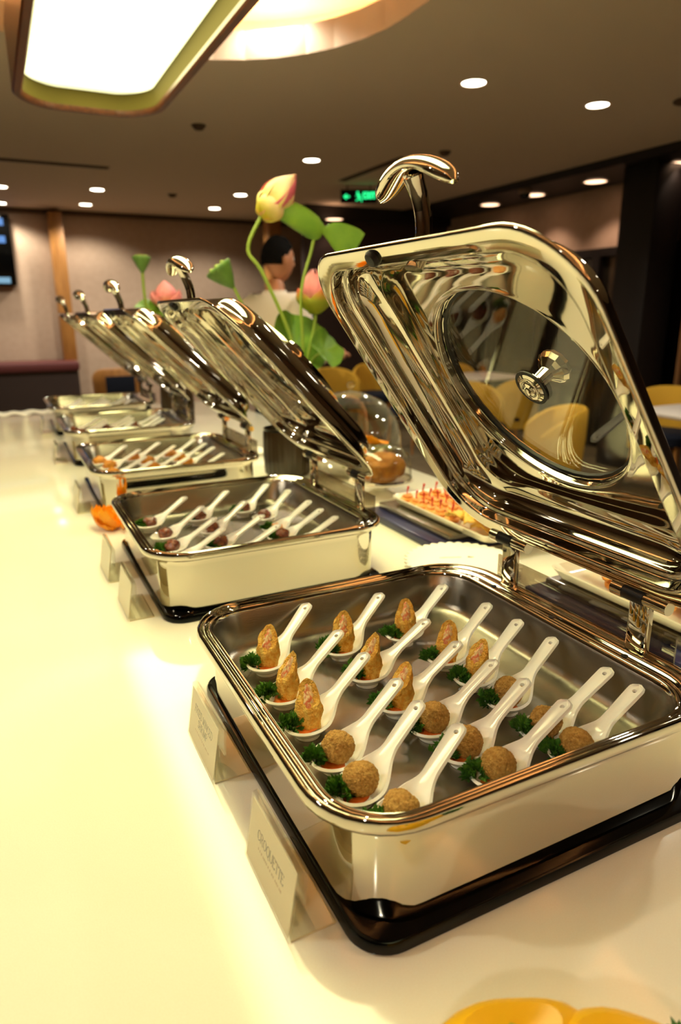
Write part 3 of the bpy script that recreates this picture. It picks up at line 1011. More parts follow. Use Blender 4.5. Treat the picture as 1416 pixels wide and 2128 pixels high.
def make_roll(seed):
    """stump of a fried roll, cut on the slant; the cut shows the filling"""
    rr = random.Random(seed)
    n, m = 30, 22
    rad = 0.0150
    hi, lo = 0.062 + rr.uniform(-.003, .004), 0.026
    off = Vector((seed * 2.3, 1.1, 0.4))
    bm = bmesh.new()
    rows = []

    def top(a):
        return (hi + lo) / 2 + (hi - lo) / 2 * cos(a)       # highest at +x
    for i in range(m + 1):
        u = i / m
        row = []
        for k in range(n):
            a = 2 * pi * k / n
            z = top(a) * u
            f = (0.80 + 0.30 * min(1, z / 0.018)) if z < 0.018 else 1.10 - 0.55 * max(0, (z - 0.022) / 0.045)
            p = Vector((cos(a) * rad * f * 0.86, sin(a) * rad * f * 1.05, z))
            p += Vector((cos(a), sin(a), 0)) * (0.0022 * noise.noise(p * 90 + off) + 0.0012 * noise.noise(p * 330 + off))
            p.z += 0.003 * noise.noise(Vector((cos(a) * 2, sin(a) * 2, seed * 5.0))) * u
            row.append(p)
        rows.append(row)
    # crust lip folds inward
    cen = sum(rows[-1], Vector()) / n
    rows.append([cen + Vector(((p - cen).x * 0.78, (p - cen).y * 0.56, (p - cen).z * 0.78)) - Vector((0, 0, 0.0006)) for p in rows[-1]])
    cut = [p.copy() for p in rows[-1]]
    rows.append([cen + (p - cen) * 0.78 - Vector((0.0002, 0, 0.0022)) for p in rows[-2]])
    loft(bm, rows, cap0=True, cap1=True)
    bmesh.ops.recalc_face_normals(bm, faces=bm.faces[:])
    me = bpy.data.meshes.new('fried_roll')
    bm.to_mesh(me)
    bm.free()
    me.shade_smooth()
    me.set_sharp_from_angle(angle=radians(50))
    me.materials.append(M['crumb_gold'])
    # filling: lumpy face set in the cut
    bm = bmesh.new()
    rws = []
    nrm = Vector((-(hi - lo) / (2 * rad), 0, 1)).normalized()
    for f in (1.02, 0.85, 0.65, 0.42, 0.2, 0.03):
        rws.append([cen + (p - cen) * f + nrm * (-0.0012 + 0.0026 * (1 - f * f) + 0.0016 * noise.noise((cen + (p - cen) * f) * 260 + off)) for p in cut])
    loft(bm, rws, cap1=True)
    bmesh.ops.recalc_face_normals(bm, faces=bm.faces[:])
    mf = bpy.data.meshes.new('filling')
    bm.to_mesh(mf)
    bm.free()
    mf.shade_smooth()
    mf.materials.append(M['filling'])
    return me, mf


ROLL = [make_roll(s) for s in (1, 2, 3, 4)]


def make_parsley(seed, n=34, size=1.0):
    rr = random.Random(seed)
    bm = bmesh.new()
    tube(bm, [(0.006, 0, 0.0005), (0, 0, 0.004), (-0.003, 0, 0.009)], 0.0007, 6)
    for i in range(n):
        a = rr.uniform(0, 2 * pi)
        el = rr.uniform(0.0, 1.35)
        rad = 0.0105 * size * (0.55 + 0.45 * rr.random())
        c = Vector((cos(a) * cos(el), sin(a) * cos(el), 0.30 + 0.75 * sin(el))) * rad
        d = (Vector((cos(a), sin(a), 0.5 + el)) + Vector((rr.uniform(-.5, .5), rr.uniform(-.5, .5), rr.uniform(-.4, .4)))).normalized()
        sd = d.orthogonal().normalized()
        sd.rotate(Matrix.Rotation(rr.uniform(0, 6.28), 3, d))
        up = d.cross(sd)
        s = 0.0036 * size * rr.uniform(0.8, 1.3)
        base = bm.verts.new(c - d * s)
        ring = []
        for j in range(9):
            u = j / 8 * 2 - 1
            ln = s * (1.55 - 0.55 * abs(u)) * (1.0 if j % 2 == 0 else 0.66)
            ring.append(bm.verts.new(c + d * ln * cos(u * 1.2) + sd * ln * sin(u * 1.2) + up * s * (0.35 * (1 if j % 2 else -1) + 0.5 * u * u)))
        for j in range(8):
            bm.faces.new((base, ring[j], ring[j + 1]))
    zmin = min(v.co.z for v in bm.verts)
    for v in bm.verts:
        v.co.z -= min(0, zmin)
    me = bpy.data.meshes.new('parsley_sprig')
    bm.to_mesh(me)
    bm.free()
    me.materials.append(M['parsley'])
    return me


PARS = [make_parsley(s, 46, 1.45) for s in (1, 2, 3, 4)]

spoon_n = 0


def place_spoon(ex, ey, ang, dish, row, idx, food, parsley=True, sauce=True, tip=0.0, pdx=(-0.012, 0.012)):
    """(ex, ey): end of the handle; ang: heading of the handle"""
    global spoon_n
    spoon_n += 1
    a = radians(ang)
    bx, by = ex - 0.125 * cos(a), ey - 0.125 * sin(a)
    where = '%s from far end of %s row, %s chafing dish' % (ORD[idx], row, DISH[dish])
    s = link(SPOON, 'spoon')
    s.location = (bx, by, FZ)
    s.rotation_euler = (0, 0, a)
    tag(s, 'white porcelain spoon, ' + where, 'spoon', 'white spoons in the %s chafing dish' % DISH[dish])
    if sauce:
        me = R.choice(SAUCE if food in ('roll', 'ball') else SAUCE_DARK)
        o = link(me, 'sauce', s, (-0.003, 0.0, 0.0090))
        o.rotation_euler = (0, 0, R.uniform(-0.3, 0.3))
        o['label'] = 'orange sauce in the spoon bowl' if food in ('roll', 'ball') else 'dark sauce in the spoon bowl'
    Mx = Matrix.Translation((bx, by, FZ)) @ Matrix.Rotation(a, 4, 'Z')
    names = {'roll': ('fried_roll', 'cut golden fried roll on spoon ', 'fried roll'), 'ball': ('croquette', 'round brown croquette on spoon ', 'croquette'),
             'meat': ('meatball', 'dark glazed meat piece on spoon ', 'meat'), 'bite': ('fried_bite', 'orange fried bite on spoon ', 'fried bite'),
             'crisp': ('crisp_bite', 'crinkled orange bite on spoon ', 'fried bite')}
    if food:
        nm, lb, cat = names[food]
        if food == 'roll':
            me, mf = R.choice(ROLL)
            o = link(me, nm)
            link(mf, 'filling', o)['label'] = 'pink and cream filling'
            rz = radians(R.uniform(5, 75))
            o.matrix_world = Mx @ Matrix.Translation((0.004, 0, 0.0062)) @ Matrix.Rotation(-a + rz, 4, 'Z') @ Matrix.Rotation(radians(R.uniform(3, 9) + tip), 4, 'Y')
        else:
            me = R.choice({'ball': BALL, 'meat': MEAT, 'bite': BITE, 'crisp': CRISP}[food])
            o = link(me, nm)
            o.matrix_world = Mx @ Matrix.Translation((0.004, 0, 0.0065)) @ Matrix.Rotation(R.uniform(0, 6), 4, 'Z')
        tag(o, lb + where, cat, '%ss in the %s chafing dish' % (cat, DISH[dish]))
    if parsley:
        o = link(R.choice(PARS), 'parsley_sprig')
        o.matrix_world = Mx @ Matrix.Translation((pdx[0], pdx[1], 0.009)) @ Matrix.Rotation(R.uniform(0, 6), 4, 'Z')
        tag(o, 'green parsley sprig on spoon ' + where, 'parsley', 'parsley in the %s chafing dish' % DISH[dish])


T1 = {'left': [(0.386, 0.897, 38, 'roll'), (0.389, 0.790, 28, 'roll'), (0.390, 0.715, 27, 'roll'), (0.394, 0.638, 25, 'ball'), (0.390, 0.584, 27, 'ball'), (0.404, 0.525, 26, 'ball')],
      'middle': [(0.506, 0.880, 33, 'roll'), (0.519, 0.764, 16, 'roll'), (0.518, 0.685, 17, 'roll'), (0.529, 0.622, 16, 'ball'), (0.533, 0.567, 17, 'ball'), (0.542, 0.508, 12, 'ball')],
      'right': [(0.617, 0.863, 26, 'roll'), (0.634, 0.770, 24, 'roll'), (0.637, 0.702, 22, 'roll'), (0.641, 0.636, 21, 'ball'), (0.643, 0.540, 9, 'ball'), (0.643, 0.494, 10, 'ball')]}
for row, lst in T1.items():
    for i, (x, y, a, f) in enumerate(lst):
        place_spoon(x, y, a, 0, row, i, f, pdx=(-0.013, 0.013) if f == 'roll' else (-0.016, 0.0135))
T2 = {'left': [(0.378, 1.623, 32, 'meat'), (0.393, 1.520, 30, 'meat'), (0.392, 1.414, 24, 'meat'), (0.387, 1.334, 22, 'crisp')],
      'middle': [(0.487, 1.634, 38, 'meat'), (0.495, 1.516, 33, 'meat'), (0.493, 1.386, 20, 'meat'), (0.499, 1.302, 15, 'crisp')],
      'right': [(0.602, 1.655, 40, 'meat'), (0.630, 1.569, 38, 'meat'), (0.634, 1.448, 25, 'crisp'), (0.630, 1.370, 18, 'meat'), (0.634, 1.300, 14, 'crisp')]}
for row, lst in T2.items():
    for i, (x, y, a, f) in enumerate(lst):
        place_spoon(x, y, a, 1, row, i, f, parsley=i % 3 != 1, sauce=f == 'meat')
T3 = {'left': [(0.366, 2.400, 35, 'bite'), (0.394, 2.300, 28, 'bite'), (0.390, 2.175, 25, 'bite'), (0.392, 2.09, 25, 'bite')],
      'middle': [(0.480, 2.400, 32, 'bite'), (0.515, 2.315, 28, 'bite'), (0.515, 2.20, 25, 'bite'), (0.51, 2.10, 20, 'bite')],
      'right': [(0.605, 2.400, 32, 'bite'), (0.620, 2.310, 28, 'bite'), (0.625, 2.225, 25, 'bite'), (0.625, 2.11, 20, 'bite')]}
for row, lst in T3.items():
    for i, (x, y, a, f) in enumerate(lst):
        place_spoon(x, y, a, 2, row, i, f, parsley=False, sauce=False)
for dsh, y0 in ((3, 2.92), (4, 3.68)):
    for row, x in (('left', 0.385), ('middle', 0.500), ('right', 0.615)):
        for i in range(3):
            place_spoon(x + R.uniform(-.012, .012), y0 + 0.19 - i * 0.075 + R.uniform(-.015, .015), R.uniform(20, 34), dsh, row, i, 'meat' if dsh == 3 else 'crisp', parsley=False, sauce=False)


# ------------------------------------------------------------------ acrylic sign holders
def sign_holder(x, y0, y1, label, lines, rz=0.0):
    """front panel leans back towards the dishes, foot runs under the dish edge; the card reads from the left"""
    wdt = y1 - y0
    t = empty('sign_holder', label, 'sign', (x, (y0 + y1) / 2, CT), rz, 'acrylic sign holders beside the dishes')
    lean, h = 0.012, 0.074
    th = 0.0022
    hw = wdt / 2
    bm = bmesh.new()
    prof = [(0.0, 0.0), (lean, h), (lean + 0.005, h + 0.0015), (lean + 0.009, h - 0.003), (lean + 0.0065, h - 0.040), (lean + 0.0045, h - 0.040), (lean + 0.006, h - 0.004), (lean + 0.0045, h - 0.0015), (lean + 0.0025, h - 0.003),
            (0.0028, 0.0024), (0.048, 0.0022), (0.048, 0.0)]
    a = [bm.verts.new((px, -hw, pz)) for px, pz in prof]
    b = [bm.verts.new((px, hw, pz)) for px, pz in prof]
    n = len(prof)
    for i in range(n):
        bm.faces.new((a[i], a[(i + 1) % n], b[(i + 1) % n], b[i]))
    bm.faces.new(a)
    bm.faces.new(b[::-1])
    finish(bm, 'acrylic_stand', M['acrylic'], t, smooth=False)
    # bright polished edges of the acrylic foot
    bm = bmesh.new()
    box(bm, 0.003, 0.048, -hw - 0.0004, -hw + 0.0004, 0.0002, 0.0022)
    box(bm, 0.0474, 0.0484, -hw, hw, 0.0002, 0.0022)
    finish(bm, 'polished_edge', M['acrylic_edge'], t, smooth=False)
    # card frame: local u along -y (reads from the left side), v up the panel
    vdir = Vector((lean, 0, h)).normalized()
    udir = Vector((0, -1, 0))
    nd = udir.cross(vdir)               # faces the reader on the left
    org = Vector((0.0, 0, 0)) + nd * -0.0010
    fr = Matrix(((udir.x, vdir.x, nd.x, org.x), (udir.y, vdir.y, nd.y, org.y), (udir.z, vdir.z, nd.z, org.z), (0, 0, 0, 1)))
    H = math.hypot(lean, h)
    bm = bmesh.new()
    box(bm, -hw + 0.003, hw - 0.003, 0.003, H - 0.004, 0.0002, 0.0006)
    bmesh.ops.transform(bm, matrix=fr, verts=bm.verts[:])
    cd = finish(bm, 'card', M['card'], t, smooth=False)
    cd['label'] = 'cream printed card'
    bm = bmesh.new()
    for (w, hh, v) in lines:
        flat_word(bm, w, hh, 0.0, v * H, hh * 0.09, 0.0006, 0.0008)
    if lines:
        bmesh.ops.transform(bm, matrix=fr, verts=bm.verts[:])
        finish(bm, 'lettering', M['ink'], cd, smooth=False)
        vlow = min(l[2] for l in lines) - 0.13
        bm = bmesh.new()
        rr = random.Random(3)
        u = -0.030
        while u < 0.030:                 # a line of print too faint to read
            k = rr.uniform(0.0015, 0.0032)
            box(bm, u, u + k, vlow * H, vlow * H + 0.0028, 0.0006, 0.0007)
            u += k + rr.choice((0.001, 0.001, 0.0025))
        bmesh.ops.transform(bm, matrix=fr, verts=bm.verts[:])
        finish(bm, 'faint_print', M['ink_faint'], cd, smooth=False)
    else:
        bm.free()
    return t


sign_holder(0.171, 0.702, 0.824, 'clear acrylic sign holder with card reading FRIED MINCED SHRIMP', [('FRIED MINCED', 0.0102, 0.60), ('SHRIMP', 0.0102, 0.42)])
sign_holder(0.170, 0.458, 0.579, 'clear acrylic sign holder with card reading CROQUETTE, nearest the camera', [('CROQUETTE', 0.0108, 0.52)])
sign_holder(0.160, 1.220, 1.34, 'nearer blank-looking sign holder beside the second chafing dish', [])
sign_holder(0.155, 1.434, 1.555, 'farther blank-looking sign holder beside the second chafing dish', [])
sign_holder(0.155, 2.02, 2.14, 'blurred sign holder beside the near end of the third chafing dish', [])
sign_holder(0.155, 2.78, 2.90, 'blurred sign holder beside the fourth chafing dish', [])
sign_holder(0.155, 3.55, 3.67, 'blurred sign holder beside the farthest chafing dish', [])


# ------------------------------------------------------------------ garnishes
def carved(name, label, cat, loc, material, n, rad, seed, spread, group=None):
    """heap of curled carved pieces standing on a little leaf-shaped base"""
    rr = random.Random(seed)
    t = empty(name, label, cat, loc, 0, group)
    for i in range(n):
        bm = bmesh.new()
        k = 7
        rows = []
        a0 = rr.uniform(0, 6.28)
        for j in range(k + 1):
            u = j / k
            w = rad * (0.25 + 0.75 * sin(pi * (0.15 + 0.75 * u)))
            row = []
            for q in range(9):
                v = q / 8 * 2 - 1
                row.append(Vector((rad * 2.0 * (u - 0.3), v * w, rad * (0.25 + 0.9 * u * u + 0.5 * v * v + 0.12 * cos(q * pi)))))
            rows.append(row)
        top = [[bm.verts.new(p) for p in r_] for r_ in rows]
        bot = [[bm.verts.new(p - Vector((0, 0, rad * 0.22))) for p in r_] for r_ in rows]
        for g in (top, bot):
            for aa, bb in zip(g[:-1], g[1:]):
                for q in range(8):
                    bm.faces.new((aa[q], aa[q + 1], bb[q + 1], bb[q]))
        for aa, bb in ((top[0], bot[0]), (top[-1], bot[-1]), ([r_[0] for r_ in top], [r_[0] for r_ in bot]), ([r_[-1] for r_ in top], [r_[-1] for r_ in bot])):
            for q in range(len(aa) - 1):
                bm.faces.new((aa[q], aa[q + 1], bb[q + 1], bb[q]))
        o = finish(bm, 'carved_petal', material, t)
        d = a0
        o.location = (cos(d) * spread * rr.random(), sin(d) * spread * 1.5 * rr.random(), rad * 0.25 * (i % 3))
        o.rotation_euler = (rr.uniform(-.3, .3), rr.uniform(-.5, .1), d)
        zs = [(o.matrix_basis @ v.co).z for v in o.data.vertices]
        if min(zs) < 0:
            o.location.z -= min(zs)
    return t


carved('carved_garnish', 'bright orange carved vegetable garnish beside the second chafing dish', 'garnish', (0.232, 1.82, CT), M['orange'], 14, 0.026, 4, 0.045)

# blurred yellow vegetables and herb at the near end
t = empty('yellow_pepper', 'blurred yellow vegetable piece at the bottom edge of the photo, left one', 'vegetable', (0.262, 0.268, CT))


def pepper_half(parent, scale, seed):
    bm = bmesh.new()
    n, m = 28, 12
    rows = []
    for i in range(m + 1):
        th = pi / 2 * i / m
        row = []
        for k in range(n):
            a = 2 * pi * k / n
            lob = 1 + 0.10 * cos(3 * a + seed)
            rr_ = cos(th) ** 0.7
            row.append((0.055 * scale * rr_ * lob * cos(a) * 1.05, 0.036 * scale * rr_ * lob * sin(a), 0.050 * scale * sin(th) ** 1.0 * (1 - 0.25 * max(0, i - m + 3) / 3)))
        rows.append(row)
    loft(bm, rows, cap0=True, cap1=True)
    finish(bm, 'flesh', M['yellow'], parent)
    bm = bmesh.new()
    tube(bm, [(0, 0, 0.034 * scale), (0.002, 0.001, 0.042 * scale), (0.006, 0.002, 0.048 * scale)], [0.006, 0.004, 0.0045], 8)
    finish(bm, 'stalk', M['stem'], parent)


pepper_half(t, 1.35, 0.4)
t = empty('yellow_pepper', 'blurred yellow vegetable piece at the bottom edge of the photo, right one', 'vegetable', (0.318, 0.228, CT))
pepper_half(t, 1.35, 1.6)
me = make_parsley(21, 60, 2.2)
o = link(me, 'herb_sprig')
o.location = (0.405, 0.216, CT + 0.002)
tag(o, 'blurred green curly herb in the bottom right corner', 'herb')

# ------------------------------------------------------------------ doily napkins
t = empty('paper_doily', 'white scalloped paper doilies fanned on the counter with small printed logo', 'doily', (0.842, 1.115, CT))
for k in range(12):
    bm = bmesh.new()
    n = 216
    rows = []
    for f, z in ((1.0, 0.0), (1.0, 0.0006), (0.86, 0.0012), (0.02, 0.0010)):
        row = []
        for i in range(n):
            a = 2 * pi * i / n
            sc = 1 + (0.085 * abs(sin(a * 18)) if f == 1.0 else 0)
            row.append((0.112 * f * sc * cos(a), 0.112 * f * sc * sin(a), z * 2.4))
        rows.append(row)
    loft(bm, rows, True, True)
    o = finish(bm, 'doily_sheet', M['paper'], t)
    o.location = (0.004 * sin(k * 2.1), 0.004 * cos(k * 1.7), 0.0004 + 0.0035 * k)
    o.rotation_euler = (0, 0, radians(10) * (k * 3 + R.uniform(-.18, .18)))
bm = bmesh.new()
rr = random.Random(5)
u = -0.035
while u < 0.012:                          # printed line too small to read
    k = rr.uniform(0.0012, 0.0024)
    box(bm, u, u + k, -0.002, 0.001, 0.0, 0.0003)
    u += k + 0.0008
o = finish(bm, 'printed_line', M['ink_faint'], t, smooth=False, loc=(-0.005, 0.02, 0.0420))
o.rotation_euler = (0, 0, radians(-22))
bm = bmesh.new()
for (x, y) in ((0, 0), (0.004, 0.003), (0.004, -0.003)):
    box(bm, x - 0.0018, x + 0.0018, y - 0.0018, y + 0.0018, 0.0, 0.0003)
o = finish(bm, 'printed_emblem', M['ink'], t, smooth=False, loc=(0.020, 0.008, 0.0420))
bm = bmesh.new()
bmesh.ops.create_circle(bm, cap_ends=True, radius=0.0026, segments=12)
finish(bm, 'emblem_leaf', M['lime'], t, smooth=False, loc=(0.0285, 0.0045, 0.0420))


# ------------------------------------------------------------------ display boards with canape plates
def riser(loc, hx, hy, label):
    t = empty('display_board', label, 'display board', loc, 0)
    box_obj('board', M['navy_gloss'], (-hx, hx, -hy, hy, 0.0, 0.022), t, bev=0.003)
    box_obj('steel_tray', M['brushed'], (-hx + 0.035, hx - 0.01, -hy + 0.02, hy - 0.02, 0.022, 0.04), t, bev=0.003)
    return t


def plate(loc, hx, hy, label):
    t = empty('serving_plate', label, 'plate', loc)
    bm = bmesh.new()
    p = lambda i, z, r=0.025: z_of(rrect(hx - i, hy - i, r), z)
    loft(bm, [p(0.03, 0.0), p(0.012, 0.004), p(0.0, 0.022), p(0.001, 0.024), p(0.004, 0.0235), p(0.018, 0.008), p(0.032, 0.005)], cap0=True, cap1=True)
    finish(bm, 'dish', M['white_plate'], t)
    return t


riser((1.08, 1.44, CT), 0.20, 0.19, 'navy display board with steel tray under the plate of skewered canapes')
plate((1.075, 1.37, CT + 0.0405), 0.14, 0.215, 'white rectangular plate of skewered canapes behind the nearest lid')
can = empty('canape', '', 'canape')
bm = bmesh.new()
lathe(bm, [(0.016, 0.0), (0.020, 0.004), (0.0205, 0.009), (0.016, 0.013), (0.008, 0.0145)], 14, cap0=True, cap1=True)
for v in bm.verts:
    v.co += v.co.normalized() * 0.003 * noise.noise(v.co * 90)
finish(bm, 'cracker', M['cracker'], can)
bm = bmesh.new()
pts = [(0.010 * cos(a), 0.010 * sin(a), 0.0165 + 0.002 * sin(2 * a)) for a in [i * 0.42 for i in range(12)]]
tube(bm, pts, [0.0035 + 0.003 * sin(pi * min(1, i / 10)) for i in range(12)], 8)
finish(bm, 'shrimp_curl', M['salmon'], can)
bm = bmesh.new()
tube(bm, [(0.002, 0, 0.012), (0.0, 0.001, 0.030), (-0.003, 0.002, 0.044)], [0.0016, 0.0018, 0.0034], 8)
finish(bm, 'pick', M['red_pick'], can)
cnt = 0
for i in range(4):
    for j in range(6):
        c = can if cnt == 0 else copy_tree(can)
        c.location = (0.968 + i * 0.047 + R.uniform(-.006, .006), 1.345 + j * 0.040 + R.uniform(-.006, .006), CT + 0.0475 + 0.004 * (j % 2))
        c.rotation_euler = (0, 0, R.uniform(0, 6))
        tag(c, 'golden canape with red pick, %s from near end, %s row from plate left edge' % (ORD[j], ORD[i]), 'canape', 'skewered canapes on the white plate')
        cnt += 1


def crisp_heap(loc, n, sx, sy, label, material, seed, group):
    rr = random.Random(seed)
    ms = []
    for s in range(3):
        bm = bmesh.new()
        rows = []
        for i in range(8):
            u = i / 7 * 2 - 1
            row = []
            for j in range(8):
                v = j / 7 * 2 - 1
                row.append(Vector((u * 0.022, v * 0.018 * (1 - 0.3 * u * u), 0.010 - 0.008 * u * u + 0.006 * v * v + 0.002 * sin(9 * u + s) + 0.002 * noise.noise(Vector((u * 2, v * 2, s))))))
            rows.append([bm.verts.new(p) for p in row])
        for a, b in zip(rows[:-1], rows[1:]):
            for j in range(7):
                bm.faces.new((a[j], a[j + 1], b[j + 1], b[j]))
        res = bmesh.ops.extrude_face_region(bm, geom=bm.faces[:])
        bmesh.ops.translate(bm, verts=[v for v in res['geom'] if isinstance(v, bmesh.types.BMVert)], vec=(0, 0, 0.004))
        bmesh.ops.recalc_face_normals(bm, faces=bm.faces[:])
        me = bpy.data.meshes.new('crisp')
        bm.to_mesh(me)
        bm.free()
        me.shade_smooth()
        me.materials.append(material)
        ms.append(me)
    for k in range(n):
        o = link(rr.choice(ms), 'crisp')
        o.location = (loc[0] + rr.uniform(-sx, sx), loc[1] + rr.uniform(-sy, sy), loc[2] + 0.013 * (k * 4 // n))
        o.rotation_euler = (rr.uniform(-.3, .3), rr.uniform(-.3, .3), rr.uniform(0, 6.3))
        tag(o, label, 'crisp', group)


crisp_heap((1.045, 1.245, CT + 0.054), 46, 0.092, 0.066, 'curled yellow crisp in the heap on the near end of the canape plate', M['crisp'], 2, 'yellow crisps on the canape plate')
riser((1.085, 0.79, CT), 0.19, 0.19, 'navy display board with steel tray under the plate of orange bites')
plate((1.075, 0.80, CT + 0.0405), 0.14, 0.165, 'white plate of orange bites seen between the nearest dish and its lid')
crisp_heap((1.035, 0.81, CT + 0.056), 44, 0.078, 0.125, 'orange fried bite heaped on the plate behind the hinge', M['cracker'], 6, 'orange bites on the plate behind the hinge')

# loaf under a clear cover, salad bowl with dome
t = empty('loaf_plate', 'white oval plate on a low stand under the brown loaf', 'plate', (1.03, 1.80, CT))
bm = bmesh.new()
el = lambda a_, b_, z: [(a_ * cos(2 * pi * k / 36), b_ * sin(2 * pi * k / 36), z) for k in range(36)]
loft(bm, [el(0.05, 0.05, 0.0), el(0.045, 0.045, 0.005), el(0.02, 0.02, 0.02), el(0.02, 0.02, 0.03), el(0.07, 0.055, 0.036), el(0.105, 0.09, 0.048), el(0.104, 0.089, 0.050), el(0.07, 0.055, 0.040)], True, True)
finish(bm, 'stand', M['white_plate'], t)
me = lumpy('bread_loaf', 0.07, 12, M['bread'], 0.16, 26, 0.72, 5, 0.02)
o = link(me, 'bread_loaf')
o.location = (1.035, 1.80, CT + 0.0405)
o.scale = (1.05, 0.85, 0.95)
tag(o, 'rough brown bread loaf under a clear cover behind the second lid', 'bread')
t = empty('bread_cover', 'clear dome cover with chrome rim over the brown loaf', 'cover', (1.035, 1.80, CT + 0.052))
bm = bmesh.new()
loft(bm, [el(0.094, 0.08, 0.0), el(0.093, 0.079, 0.04), el(0.084, 0.07, 0.075), el(0.06, 0.05, 0.098), el(0.02, 0.017, 0.108)], cap1=True)
finish(bm, 'dome', M['dome'], t)
bm = bmesh.new()
loft(bm, [el(0.096, 0.082, -0.001), el(0.096, 0.082, 0.005), el(0.092, 0.078, 0.005), el(0.092, 0.078, -0.001)], closed=True)
finish(bm, 'rim', M['chrome'], t)

SB = (1.08, 2.10)
t = empty('salad_bowl', 'clear glass salad bowl with domed cover behind the second lid', 'bowl', (SB[0], SB[1], CT))
bm = bmesh.new()
lathe(bm, [(0.08, 0.0), (0.07, 0.006), (0.075, 0.008), (0.08, 0.010), (0.09, 0.014), (0.155, 0.045), (0.18, 0.075), (0.176, 0.075), (0.15, 0.047), (0.085, 0.018), (0.01, 0.016)], 40, cap0=True, cap1=True)
finish(bm, 'bowl', M['dome'], t)
bm = bmesh.new()
lathe(bm, [(0.178, 0.076), (0.176, 0.14), (0.158, 0.20), (0.115, 0.255), (0.05, 0.288), (0.006, 0.294)], 40, cap1=True)
finish(bm, 'cover', M['dome'], t)
bm = bmesh.new()
lathe(bm, [(0.008, 0.294), (0.007, 0.302), (0.016, 0.312), (0.014, 0.322), (0.003, 0.326)], 16, cap1=True)
finish(bm, 'cover_knob', M['dome'], t)
rr = random.Random(31)
for k in range(32):
    bm = bmesh.new()
    mm = ('lime', 'orange', 'cream', 'lime', 'orange')[k % 5]
    kind = k % 5
    if kind == 2:
        lathe(bm, [(0.026, -0.004), (0.028, 0.0), (0.026, 0.004), (0.008, 0.005)], 16, cap0=True, cap1=True)
    else:
        for i in range(6):
            pass
        rows = []
        for i in range(7):
            u = i / 6
            w = 0.026 * sin(pi * (0.08 + 0.84 * u))
            rows.append([Vector((0.10 * (u - 0.5), 1.4 * w * (j / 3 - 1), 0.010 * sin(5 * u + j + k) + 0.006 * (j / 3 - 1) ** 2)) for j in range(7)])
        vs = [[bm.verts.new(p) for p in r_] for r_ in rows]
        for a, b in zip(vs[:-1], vs[1:]):
            for j in range(6):
                bm.faces.new((a[j], a[j + 1], b[j + 1], b[j]))
        res = bmesh.ops.extrude_face_region(bm, geom=bm.faces[:])
        bmesh.ops.translate(bm, verts=[v for v in res['geom'] if isinstance(v, bmesh.types.BMVert)], vec=(0, 0, 0.003))
    nm = ('lettuce_leaf', 'carrot_slice', 'cucumber_slice', 'lettuce_leaf', 'carrot_slice')[kind]
    o = finish(bm, nm, M[mm])
    a = rr.uniform(0, 6.28)
    q = rr.uniform(0, 0.11)
    lay = k // 9
    o.location = (SB[0] + cos(a) * q, SB[1] + sin(a) * q, CT + 0.05 + 0.026 * lay + q * 0.10)
    o.rotation_euler = (rr.uniform(-.4, .4), rr.uniform(-.4, .4), rr.uniform(0, 6))
    tag(o, {'lettuce_leaf': 'pale green salad leaf inside the clear bowl', 'carrot_slice': 'orange salad slice inside the clear bowl', 'cucumber_slice': 'round cream salad slice inside the clear bowl'}[nm],
        'salad', {'lettuce_leaf': 'green leaves in the salad bowl', 'carrot_slice': 'orange slices in the salad bowl', 'cucumber_slice': 'cream slices in the salad bowl'}[nm])
# pale ring on the far side of the bowl, folded white napkin between dishes
bm = bmesh.new()
tube(bm, [(0.034 * cos(a), 0.0, 0.034 * sin(a)) for a in [i * 0.27 for i in range(18)]], 0.012, 10)
o = finish(bm, 'melon_ring', M['cream'])
o.location = (1.00, 2.04, CT + 0.135)
o.rotation_euler = (0, 0, radians(-25))
tag(o, 'pale cream ring slice standing inside the salad bowl', 'salad')


def napkin(loc, sx, sy, label, rz, seed):
    bm = bmesh.new()
    nx, ny = 16, 12
    rows = []
    for i in range(nx + 1):
        row = []
        for j in range(ny + 1):
            x, y = (i / nx - .5) * sx, (j / ny - .5) * sy
            row.append(bm.verts.new((x, y, 0.010 + 0.008 * noise.noise(Vector((x * 18, y * 18, seed))) + 0.005 * sin(x * 60 + seed))))
        rows.append(row)
    for a, b in zip(rows[:-1], rows[1:]):
        for j in range(ny):
            bm.faces.new((a[j], a[j + 1], b[j + 1], b[j]))
    res = bmesh.ops.extrude_face_region(bm, geom=bm.faces[:])
    bmesh.ops.translate(bm, verts=[v for v in res['geom'] if isinstance(v, bmesh.types.BMVert)], vec=(0, 0, 0.006))
    zm = min(v.co.z for v in bm.verts)
    for v in bm.verts:
        v.co.z -= zm
    o = finish(bm, 'napkin', M['paper'])
    o.location = loc
    o.rotation_euler = (0, 0, rz)
    tag(o, label, 'napkin')


napkin((0.83, 2.62, CT), 0.22, 0.14, 'crumpled white napkin behind the third chafing dish', 0.3, 1.0)
napkin((0.10, 4.32, CT), 0.30, 0.14, 'white folded cloth at the far left end of the counter', 0.0, 4.0)
napkin((0.86, 1.66, CT), 0.12, 0.10, 'small crumpled paper napkin below the bread loaf', 0.8, 7.0)


